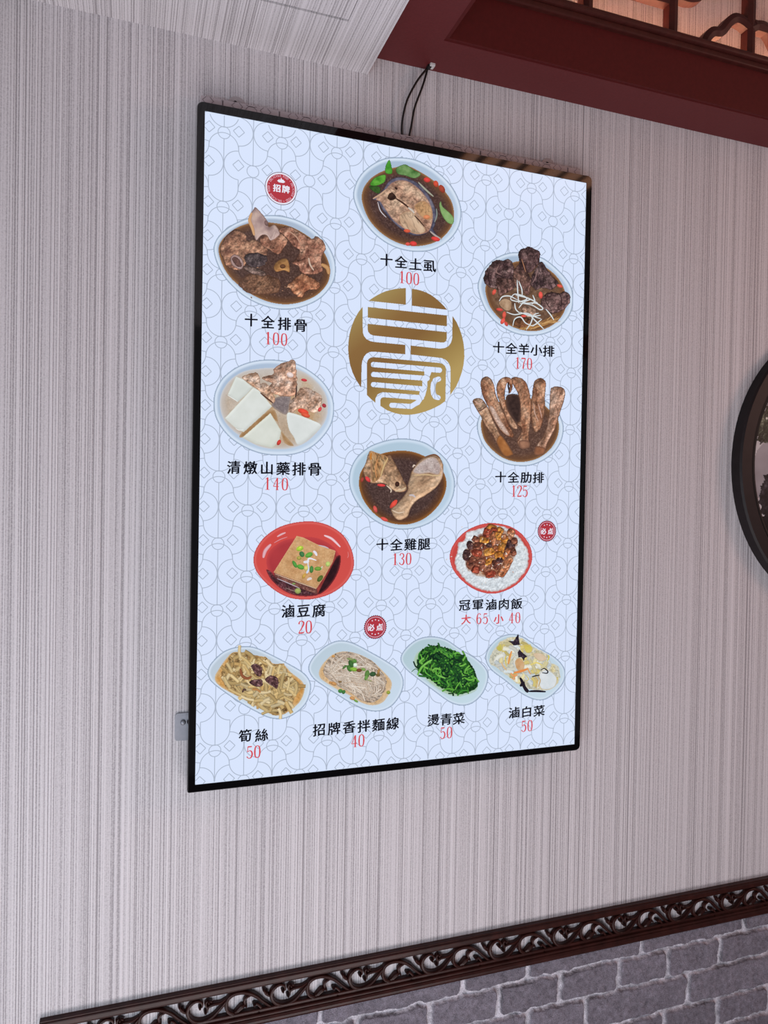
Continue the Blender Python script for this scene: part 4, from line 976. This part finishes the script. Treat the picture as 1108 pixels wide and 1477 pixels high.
# ------------------------------------------------------------------ captions and prices
def sgn(px, py): return unproj(px, py, .0009)
YT = .00080
def glyph_mesh(ch, size, bold=0):
    cu = bpy.data.curves.new('glyph', 'FONT'); cu.body = ch; cu.size = 1; cu.align_x = 'CENTER'; cu.offset = bold; cu.resolution_u = 3
    o = bpy.data.objects.new('glyph', cu); COL.objects.link(o)
    bpy.context.view_layer.update()
    dg = bpy.context.evaluated_depsgraph_get(); me = bpy.data.meshes.new_from_object(o.evaluated_get(dg))
    V = np.zeros(len(me.vertices) * 3); me.vertices.foreach_get('co', V); V = V.reshape(-1, 3)[:, :2]
    F = [tuple(q.vertices) for q in me.polygons]
    bpy.data.objects.remove(o); bpy.data.curves.remove(cu); bpy.data.meshes.remove(me)
    return V, F
GC = {}
def add_glyphs(name, items, mat, parent, y=YT, slant=.06, bold=0.026):
    """items: (char, centre x, centre z, width, height, turn)"""
    VV = []; FF = []
    for ch, cx, cz, sx, sz, rot in items:
        if (ch, 0) not in GC: GC[(ch, 0)] = glyph_mesh(ch, 1, 0)
        V, F = GC[(ch, 0)]
        lo, hi = V.min(0), V.max(0); c = (lo + hi) / 2
        Q = (V - c) 
        Q = np.c_[Q[:, 0] * sx, Q[:, 1] * sz + slant * Q[:, 0] * sx]
        cr, sr = math.cos(rot), math.sin(rot); Q = np.c_[Q[:, 0] * cr - Q[:, 1] * sr, Q[:, 0] * sr + Q[:, 1] * cr]
        sh = [(0, 0)] if not bold else [(-bold, 0), (bold, 0), (0, bold * .7), (0, -bold * .7), (0, 0)]   # heavier brush strokes
        for k, (ox, oz) in enumerate(sh):
            b = len(VV)
            VV += [(cx + q[0] + ox * sx, y - 2e-6 * k, cz + q[1] + oz * sz + ZO) for q in Q]; FF += [tuple(b + i for i in f) for f in F]
    me = bpy.data.meshes.new(name); me.from_pydata(VV, [], FF); me.update()
    return link(name, me, mat, parent)
DIG = {  # strokes on a 1-high, 0.5-wide cell: points, widths
 '0': [([(.25,.99),(.10,.88),(.05,.5),(.10,.12),(.25,.01)], [.04,.09,.12,.09,.04]), ([(.25,.99),(.40,.88),(.45,.5),(.40,.12),(.25,.01)], [.04,.09,.12,.09,.04])],
 '1': [([(.27,.0),(.27,.98)], [.12,.12]), ([(.10,.84),(.20,.90),(.28,.99)], [.04,.05,.05]), ([(.10,.015),(.44,.015)], [.035,.035])],
 '2': [([(.07,.74),(.10,.90),(.25,.98),(.42,.88),(.42,.70),(.28,.42),(.06,.06)], [.12,.07,.05,.11,.12,.08,.05]), ([(.05,.05),(.25,.05),(.45,.07)], [.10,.10,.08]), ([(.45,.04),(.46,.20)], [.05,.03])],
 '3': [([(.08,.80),(.14,.94),(.26,.98),(.40,.88),(.40,.68),(.22,.54)], [.10,.06,.05,.10,.10,.05]), ([(.22,.54),(.40,.44),(.44,.24),(.36,.06),(.22,.01),(.07,.12),(.07,.2)], [.05,.08,.12,.10,.05,.07,.10])],
 '4': [([(.34,.0),(.34,.98)], [.11,.11]), ([(.33,.97),(.03,.30)], [.05,.05]), ([(.03,.29),(.48,.29)], [.05,.05]), ([(.22,.015),(.46,.015)], [.035,.035])],
 '5': [([(.10,.94),(.42,.94)], [.10,.08]), ([(.10,.96),(.08,.52)], [.05,.05]), ([(.08,.52),(.22,.62),(.38,.56),(.45,.34),(.38,.10),(.22,.01),(.07,.10),(.06,.18)], [.04,.05,.09,.12,.10,.05,.06,.10])],
 '6': [([(.40,.84),(.36,.95),(.25,.98),(.10,.82),(.05,.45),(.10,.12),(.25,.01)], [.10,.06,.05,.09,.12,.09,.04]), ([(.25,.01),(.40,.10),(.45,.30),(.40,.52),(.27,.60),(.12,.50),(.07,.36)], [.04,.09,.11,.09,.05,.05,.04])],
 '7': [([(.06,.93),(.45,.93)], [.10,.10]), ([(.05,.94),(.05,.80)], [.04,.04]), ([(.45,.92),(.28,.50),(.22,.02)], [.05,.09,.13])],
}
def add_digits(name, items, mat, parent, y=YT):
    VV = []; FF = []
    for ch, cx, cz, hh in items:
        for pts, wd in DIG[ch]:
            P = catmull(pts, sub=6) if len(pts) > 2 else np.array(pts, float)
            W = np.interp(np.linspace(0, 1, len(P)), np.linspace(0, 1, len(wd)), wd) * 1.12
            T = np.gradient(P, axis=0); T /= np.linalg.norm(T, axis=1)[:, None] + 1e-9; N = np.stack([-T[:, 1], T[:, 0]], 1)
            b = len(VV)
            for q, n, w2 in zip(P, N, W):
                for s in (1, -1):
                    e = q + n * w2 / 2 * s
                    VV.append((cx + (e[0] - .25) * hh * 1.0, y, cz + (e[1] - .5) * hh + ZO))
            for i in range(len(P) - 1): FF.append((b + 2 * i, b + 2 * i + 1, b + 2 * i + 3, b + 2 * i + 2))
    me = bpy.data.meshes.new(name); me.from_pydata(VV, [], FF); me.update()
    return link(name, me, mat, parent)
def mm(px, py, n):                            # n photo pixels at that spot, in metres (across, up)
    a = sgn(px - n / 2, py); b = sgn(px + n / 2, py); c = sgn(px, py - n / 2); d = sgn(px, py + n / 2)
    return b[0] - a[0], c[1] - d[1]
def caption(txt, p0, p1, size):
    a, b = sgn(*p0), sgn(*p1); n = len(txt); it = []
    zc = (a[1] + b[1]) / 2
    for i, ch in enumerate(txt):
        t = i / (n - 1); x = a[0] + (b[0] - a[0]) * t; z = a[1] + (b[1] - a[1]) * t
        sx, sz = mm(p0[0] + (p1[0] - p0[0]) * t, p0[1], size)
        it.append((ch, x, z, sx, sz * .98, 0))
    return add_glyphs('dish_name', it, M_INK, sign)
def price(txt, p0, p1, size):
    a, b = sgn(*p0), sgn(*p1); n = len(txt); it = []
    for i, ch in enumerate(txt):
        t = i / (n - 1); x = a[0] + (b[0] - a[0]) * t; z = a[1] + (b[1] - a[1]) * t
        it.append((ch, x, z, mm(p0[0], p0[1], size)[1]))
    return add_digits('dish_price', it, M_REDINK, sign)
CAP = [('十全排骨', (362.4,461.7), (433.7,469.8), 20, '100', (386.5,487.6), (409.8,489.8), 18),
 ('清燉山藥排骨', (337.2,674), (454.1,677), 20.5, '140', (385.6,697.4), (411,698.4), 18),
 ('十全土虱', (557.6,374.9), (619.9,383.9), 19, '100', (579.6,399.7), (600.5,402.6), 17.5),
 ('十全羊小排', (719.3,501), (791.5,506.5), 17.5, '170', (746.5,523.4), (763.9,524.8), 16.5),
 ('十全肋排', (722.3,688), (776.8,689), 17, '125', (740.9,708.2), (757.6,708.6), 16.5),
 ('十全雞腿', (551.6,785.5), (611.8,785), 18.5, '130', (569.8,806.6), (589.4,806), 17),
 ('滷豆腐', (415.3,881.4), (460.1,880.6), 20, '20', (434.6,904.7), (445.4,904.4), 18.5),
 ('冠軍滷肉飯', (670.3,873.2), (745.3,870.8), 17, None, None, None, 0),
 ('筍絲', (353.7,1061), (377.5,1060.2), 19.5, '50', (360.2,1085), (371.2,1084.2), 18),
 ('招牌香拌麵線', (460.1,1052.6), (566.6,1043.6), 19, '40', (511,1069), (521.4,1068), 17.5),
 ('燙青菜', (625.2,1038.5), (662,1036.4), 18, '50', (638.7,1057.2), (648.4,1056.5), 16.5),
 ('滷白菜', (741.6,1027.7), (777.8,1025.2), 17, '50', (755.6,1047.4), (764.6,1046.6), 16)]
for t, a, b, sz, pr, c, d, ps in CAP:
    caption(t, a, b, sz)
    if pr: price(pr, c, d, ps)
pr = add_digits('dish_price', [(ch, *sgn(x, y), mm(x, y, 15.5)[1]) for ch, x, y in (('6',690.9,892.4),('5',700.3,892.2),('4',737.6,891.2),('0',747,891))], M_REDINK, sign)
add_glyphs('size_words', [(ch, *sgn(x, y), *mm(x, y, 14.5), 0) for ch, x, y in (('大',672.4,893.4),('小',719.3,892.8))], M_REDINK, pr)

# ------------------------------------------------------------------ red stamps and the gold emblem
def disc(name, c, r, y, mat, parent, teeth=0, n=72, r_in=None):
    bm = bmesh.new(); V = []; W = []
    for i in range(n):
        t = 2 * math.pi * i / n; q = r * (1 + (.035 * math.cos(teeth * t) if teeth else 0))
        V.append(bm.verts.new((c[0] + q * math.cos(t), y, c[1] + q * math.sin(t) + ZO)))
        if r_in: W.append(bm.verts.new((c[0] + r_in * math.cos(t), y, c[1] + r_in * math.sin(t) + ZO)))
    if r_in:
        for i in range(n): bm.faces.new((V[i], V[(i + 1) % n], W[(i + 1) % n], W[i]))
    else: bm.faces.new(V)
    return from_bm(name, bm, mat, parent)
M_STAMP = emit_flat('backlit_stamp_red', (176, 54, 66)); M_STAMPD = emit_flat('backlit_stamp_dark', (92, 62, 78)); M_PINK = emit_flat('backlit_stamp_pink', (232, 196, 214))
c0 = sgn(405.5, 272); r0 = .0218
st = disc('signature_stamp', c0, r0 * 1.0, .00084, M_STAMPD, sign)
disc('stamp_ring', c0, r0 * .965, .00082, M_WHITEINK, st); disc('stamp_face', c0, r0 * .875, .00080, M_STAMP, st)
add_glyphs('stamp_words', [(ch, *sgn(x, y), *mm(x, y, 11.5), 0) for ch, x, y in (('招',399.3,271.3), ('牌',412.4,273.2))], M_WHITEINK, st, y=.00077, slant=0, bold=.04)
cr = [(-.0055,.0095),(-.0025,.0125),(-.0018,.0105),(0,.0148),(.0018,.0105),(.0025,.0125),(.0055,.0095),(.0030,.0078),(-.0030,.0078)]
bm = bmesh.new(); bm.faces.new([bm.verts.new((c0[0] + a, .00077, c0[1] + b + ZO)) for a, b in cr]); bmesh.ops.triangulate(bm, faces=bm.faces)
from_bm('stamp_crown', bm, M_WHITEINK, st)
ring_txt = 'DELICIOUS FOOD · DELICIOUS FOOD · DELICIOUS FOOD · '
it = []
for i, ch in enumerate(ring_txt):
    if ch == ' ': continue
    t = math.radians(150 - 360 * i / len(ring_txt)); rr = r0 * .775
    hgt = .0030 if ch != '·' else .0012
    V, F = GC.setdefault((ch, 0), glyph_mesh(ch, 1, 0.0)); ext = V.max(0) - V.min(0)
    sc_ = hgt / max(ext[1], .1)
    it.append((ch, c0[0] + rr * math.cos(t), c0[1] + rr * math.sin(t), sc_ * .8, sc_, t - math.pi / 2))
add_glyphs('stamp_lettering', it, M_PINK, st, y=.00077, slant=0, bold=0)
for (px, py), rpx in (((541.5, 904.5), 17), ((789, 766), 15.2)):
    c = sgn(px, py); r = mm(px, py, rpx * 2)[1] / 2
    s2 = disc('must_order_stamp', c, r, .00084, M_STAMPD, sign, teeth=36, n=288)
    disc('stamp_face', c, r * .95, .00083, M_STAMP, s2)
    disc('stamp_ring', c, r * .87, .00081, M_PINK, s2, r_in=r * .83); disc('stamp_ring', c, r * .80, .00081, M_STAMPD, s2, r_in=r * .78)
    add_glyphs('stamp_words', [(ch, c[0] + k * r * .36, c[1] - .0003, r * .58, r * .62, 0) for ch, k in (('必', -1), ('点', 1))], M_WHITEINK, s2, y=.00078, slant=0, bold=.04)
    D = []
    for a in (62, 90, 118, 242, 270, 298): D.append((c[0] + r * .60 * math.cos(math.radians(a)), c[1] + r * .62 * math.sin(math.radians(a))))
    bm = bmesh.new()
    for x, z in D:
        bm.faces.new([bm.verts.new((x + r * .075 * math.cos(t) * (1 if i % 2 else .5), .00078, z + ZO + r * .075 * math.sin(t) * (1 if i % 2 else .5))) for i, t in enumerate(np.linspace(0, 2 * math.pi, 11)[:-1])])
    from_bm('stamp_stars', bm, M_WHITEINK, s2)
    L = [arc(c[0], c[1], r * .68, a, a + 56) for a in (152, -28)]
    strips_mesh('stamp_arcs', L, r * .05, .00078, M_PINK, s2)

p = Pic((490, 400, 5.54), y0=.00084, dy=.00001)
def gold(o):                                  # printed metallic gradient, pale upper left to brown and back
    return o
GD = dict(smooth=False, g=.4, ns=60)
def gold_poly(P, caps=(), r=21):
    """a gold area with rounded strokes left blank"""
    Q = p.T(P); g = .36
    x0, y0 = Q.min(0) - g; x1, y1 = Q.max(0) + g
    X, Y = np.meshgrid(np.arange(x0, x1 + g, g), np.arange(y0, y1 + g, g))
    mx_, my_ = X[:-1, :-1] + g / 2, Y[:-1, :-1] + g / 2
    ins = inside(Q, mx_, my_)
    for cp, rr in caps:
        C_ = p.T(cp)
        for a, b in zip(C_[:-1], C_[1:]):
            u = b - a; L = u @ u + 1e-9
            t = np.clip(((mx_ - a[0]) * u[0] + (my_ - a[1]) * u[1]) / L, 0, 1)
            ins &= np.hypot(mx_ - a[0] - t * u[0], my_ - a[1] - t * u[1]) > rr / p.k
    h, w_ = X.shape; idx = np.arange(h * w_).reshape(h, w_)
    F = np.stack([idx[:-1, :-1], idx[1:, :-1], idx[1:, 1:], idx[:-1, 1:]], -1)[ins]
    used = np.unique(F); rem = np.zeros(h * w_, int); rem[used] = np.arange(len(used)); F = rem[F]
    x = X.ravel()[used]; y = Y.ravel()[used]
    t = np.clip(((x - 505) * .62 + (y - 418) * .78) / 185, 0, 1)
    C = ramp(t, [(184,170,116),(158,134,84),(138,104,62),(132,98,58),(154,126,74),(178,152,94)])
    me = grid_mesh('gold_emblem', p.plane.pts(np.c_[x, y], p.y), F); set_col(me, s2l(C))
    return me
def cat(P): return [tuple(q) for q in P]
parts = [
 ([(232,188),(262,166),(300,143),(335,125),(370,111),(410,100),(450,92),(490,88),(530,86),(530,219),(232,188)], ()),
 ([(577,92),(615,97),(650,106),(690,120),(730,141),(765,166),(800,196),(830,226),(860,260),(577,227)], ()),
 ([(225,237),(858,305),(858,391),(225,322)], ()),
 ([(224,371),(856,438),(856,490),(850,510),(835,520),(815,521),(270,465),(245,455),(229,437),(224,415)], ()),
 ([(183,236),(150,278),(118,335),(94,395),(78,460),(70,520),(68,580),(73,640),(85,705),(103,760),(130,818),(172,883),(176,700),(182,665),(196,632),(215,610),(240,597),(270,594),(525,615),(525,540),(280,517),(245,510),(215,495),(195,470),(185,440)], ()),
 ([(903,310),(935,360),(960,415),(978,470),(990,525),(996,580),(997,635),(990,700),(976,760),(955,820),(930,875),(883,942),(887,750),(884,715),(870,682),(845,658),(815,645),(567,617),(567,545),(800,570),(840,565),(870,550),(890,522),(899,490)], ()),
 ([(218,940),(218,690),(222,668),(234,650),(252,640),(275,638),(795,684),(822,692),(842,708),(850,735),(845,988),(805,1018),(760,1042),(720,1060),(680,1074),(640,1086),(600,1094),(560,1098),(520,1098),(480,1094),(440,1085),(380,1063),(330,1030),(285,1002),(250,972)],
  (([(270,697),(797,742)], 21), ([(270,776),(700,808)], 20), ([(270,857),(668,892)], 20), ([(305,1025),(305,975),(318,950),(345,938),(655,962)], 20),
   ([(417,1022),(570,1032),(625,1000),(664,940),(680,880),(682,820),(706,775),(716,745)], 20),
   ([(791,813),(765,822),(750,850),(745,890),(750,930),(765,955),(787,962)], 20), ([(660,905),(650,960)], 18), ([(690,760),(690,800)], 14)))]
Vn = []
bmg = bmesh.new()
big = None
objs = []
for P, caps in parts:
    me = gold_poly(P, caps); objs.append(me)
# join the pieces of the emblem into one mesh
Vs, Fs, Cs = [], [], []; off = 0
for me in objs:
    n = len(me.vertices); v = np.zeros(n * 3, np.float32); me.vertices.foreach_get('co', v); Vs.append(v.reshape(-1, 3))
    m = len(me.polygons); f = np.zeros(m * 4, np.int32); me.loops.foreach_get('vertex_index', f); Fs.append(f.reshape(-1, 4) + off); off += n
    c = np.zeros(n * 4, np.float32); me.color_attributes['Col'].data.foreach_get('color', c); Cs.append(c.reshape(-1, 4)[:, :3])
    bpy.data.meshes.remove(me)
bmg.free()
me = grid_mesh('gold_emblem', np.concatenate(Vs), np.concatenate(Fs)); set_col(me, np.concatenate(Cs))
link('gold_emblem', me, M_PRINT, sign)

# ------------------------------------------------------------------ cable from the red soffit to the sign
def tube(bm, pts, r, sub=8, K=8):
    P = []; A = np.asarray(pts, float)
    P = catmull(A, sub=sub); rows = []
    up = np.array([0, 1, 0.01])
    for i, q in enumerate(P):
        t = P[min(i + 1, len(P) - 1)] - P[max(i - 1, 0)]; t /= np.linalg.norm(t) + 1e-9
        a = np.cross(t, up); a /= np.linalg.norm(a) + 1e-9; b = np.cross(t, a)
        rows.append([bm.verts.new(Vector(q + r * (math.cos(2 * math.pi * k / K) * a + math.sin(2 * math.pi * k / K) * b))) for k in range(K)])
    for i in range(len(rows) - 1):
        for k in range(K): bm.faces.new((rows[i][k], rows[i][(k + 1) % K], rows[i + 1][(k + 1) % K], rows[i + 1][k]))
    bm.faces.new(rows[0]); bm.faces.new(rows[-1][::-1])
    bmesh.ops.recalc_face_normals(bm, faces=bm.faces)
cable = empty('power_cable', (.335, .026, Z2))
tag(cable, 'thin black power cable looping down from the red soffit to the sign', 'cable')
def cpt(px, py, y): a, b = unproj(px, py, y); return (a, y, b + ZO)
tl = [(617,98,.0275),(606,111,.026),(597,125,.026),(588,143,.027),(583,160,.028),(580,178,.029),(579.5,190,.031),(581,198,.032)]
tr = [(617,98,.0275),(614,110,.027),(609,126,.027),(601,147,.028),(597,160,.029),(594,178,.030),(591,193,.031),(589.5,202,.032)]
for L in (tl, tr):
    bm = bmesh.new(); tube(bm, [cpt(*q) for q in L], .00155)
    from_bm('cord', bm, M_RUBBER, cable, smooth=True)
bm = bmesh.new(); box(bm, .3305, .3385, .0165, .0275, Z2 - .0035, Z2 + .001, .001)
from_bm('plug', bm, M_PLUG, cable)
bm = bmesh.new(); box(bm, .328, .334, .020, .0285, Z2 - .0045, Z2 - .0005, .001)
from_bm('strain_relief', bm, M_RUBBER, cable)

# ------------------------------------------------------------------ round framed picture
RC0, RZ, RR = 1.185, .466, .2625
pic = empty('round_picture', (RC0, YW, ZO + RZ))
tag(pic, 'round landscape picture in a thick black ring frame on the right', 'picture')
bm = bmesh.new(); prof = [(RR, YW), (RR, .0165), (RR - .003, .0135), (RR - .024, .0135), (RR - .026, .0145), (RR - .026, YW)]
def lathe(bm, prof, n=96):
    rows = []
    for i in range(n):
        t = 2 * math.pi * i / n; rows.append([bm.verts.new((RC0 + r * math.cos(t), y, ZO + RZ + r * math.sin(t))) for r, y in prof])
    for i in range(n):
        a, b = rows[i], rows[(i + 1) % n]
        for k in range(len(prof) - 1): bm.faces.new((a[k], a[k + 1], b[k + 1], b[k]))
    bmesh.ops.recalc_face_normals(bm, faces=bm.faces)
lathe(bm, prof); from_bm('ring_frame', bm, M_RING, pic)
bm = bmesh.new(); lathe(bm, [(RR - .026, .0150), (RR - .029, .0145), (RR - .034, .0165), (RR - .035, .020)]); from_bm('inner_lip', bm, M_RINGIN, pic)
class Flat(Plane):
    def pts(s, P, y): return np.c_[P[:, 0] / 1000, np.full(len(P), y), P[:, 1] / 1000 + ZO]
pp = Pic((0, 0, 1), Flat(0, M_PAINT), y0=.0195, dy=.00008)
pp.parent = pic
cxm, czm = RC0 * 1000, RZ * 1000
circ = [(cxm + 229 * math.cos(t), czm + 229 * math.sin(t)) for t in np.linspace(0, 2 * math.pi, 33)[:-1]]
o = pp.poly('painting', circ, [(150,140,142),(176,166,168),(190,184,186)], ns=60, g=2.2, smooth=True); pp.root = o
pp.poly('hills', [(cxm-226,czm+10),(cxm-190,czm+40),(cxm-120,czm+15),(cxm-40,czm+60),(cxm+60,czm+20),(cxm+160,czm+60),(cxm+224,czm+10),(cxm+218,czm-60),(cxm,czm-90),(cxm-218,czm-60)], [(120,112,116),(150,142,146)], ns=50, g=2.4)
pp.poly('foliage', [(cxm-222,czm+50),(cxm-200,czm+105),(cxm-140,czm+178),(cxm-60,czm+218),(cxm+40,czm+224),(cxm+20,czm+170),(cxm-60,czm+150),(cxm-110,czm+100),(cxm-160,czm+60),(cxm-205,czm+35)], [(22,24,22),(52,58,44),(112,114,96)], ns=14, g=1.6, jag=6, crack=.5, spec=.7)
pp.dots('blossom', [(cxm-205+R_.uniform(0,120), czm+70+R_.uniform(0,90), R_.uniform(2,5), R_.uniform(2,4), 0) for _ in range(40)], [(186,180,170), (150,146,130), (120,130,84)], one=True)
pp.poly('pine_tree', [(cxm-212,czm-60),(cxm-200,czm-20),(cxm-175,czm-12),(cxm-160,czm+25),(cxm-120,czm+8),(cxm-80,czm-40),(cxm-60,czm-110),(cxm-80,czm-195),(cxm-150,czm-165),(cxm-200,czm-100)], [(20,18,22),(44,40,46),(84,78,84)], ns=10, g=1.6, jag=8, crack=.5)
pp.poly('dark_bank', [(cxm-206,czm-95),(cxm-100,czm-120),(cxm,czm-150),(cxm+120,czm-130),(cxm+190,czm-120),(cxm+120,czm-190),(cxm,czm-225),(cxm-120,czm-190)], [(10,9,11),(22,20,24)], ns=14, g=2, jag=2)

# labels of the printed dishes
for o, t in zip((d1, d2, d3, d4, d5, d6, d7, d8, d9, d10, d11, d12), ['bowl of dark herbal pork rib soup', 'bowl of fish steak soup with basil', 'bowl of lamb soup with ginger shreds', 'bowl of pale yam and pork rib soup', 'bowl of rib racks standing in dark broth', 'bowl of chicken leg in dark broth', 'red bowl with a braised tofu block and scallions', 'red rimmed bowl of rice under diced braised pork', 'oval plate of bamboo shoot strips', 'oval plate of thin noodles with scallions', 'oval plate of blanched leafy greens', 'oval plate of braised cabbage']):
    o['label'] = 'printed picture of a ' + t if not t.startswith('oval') else 'printed picture of an ' + t
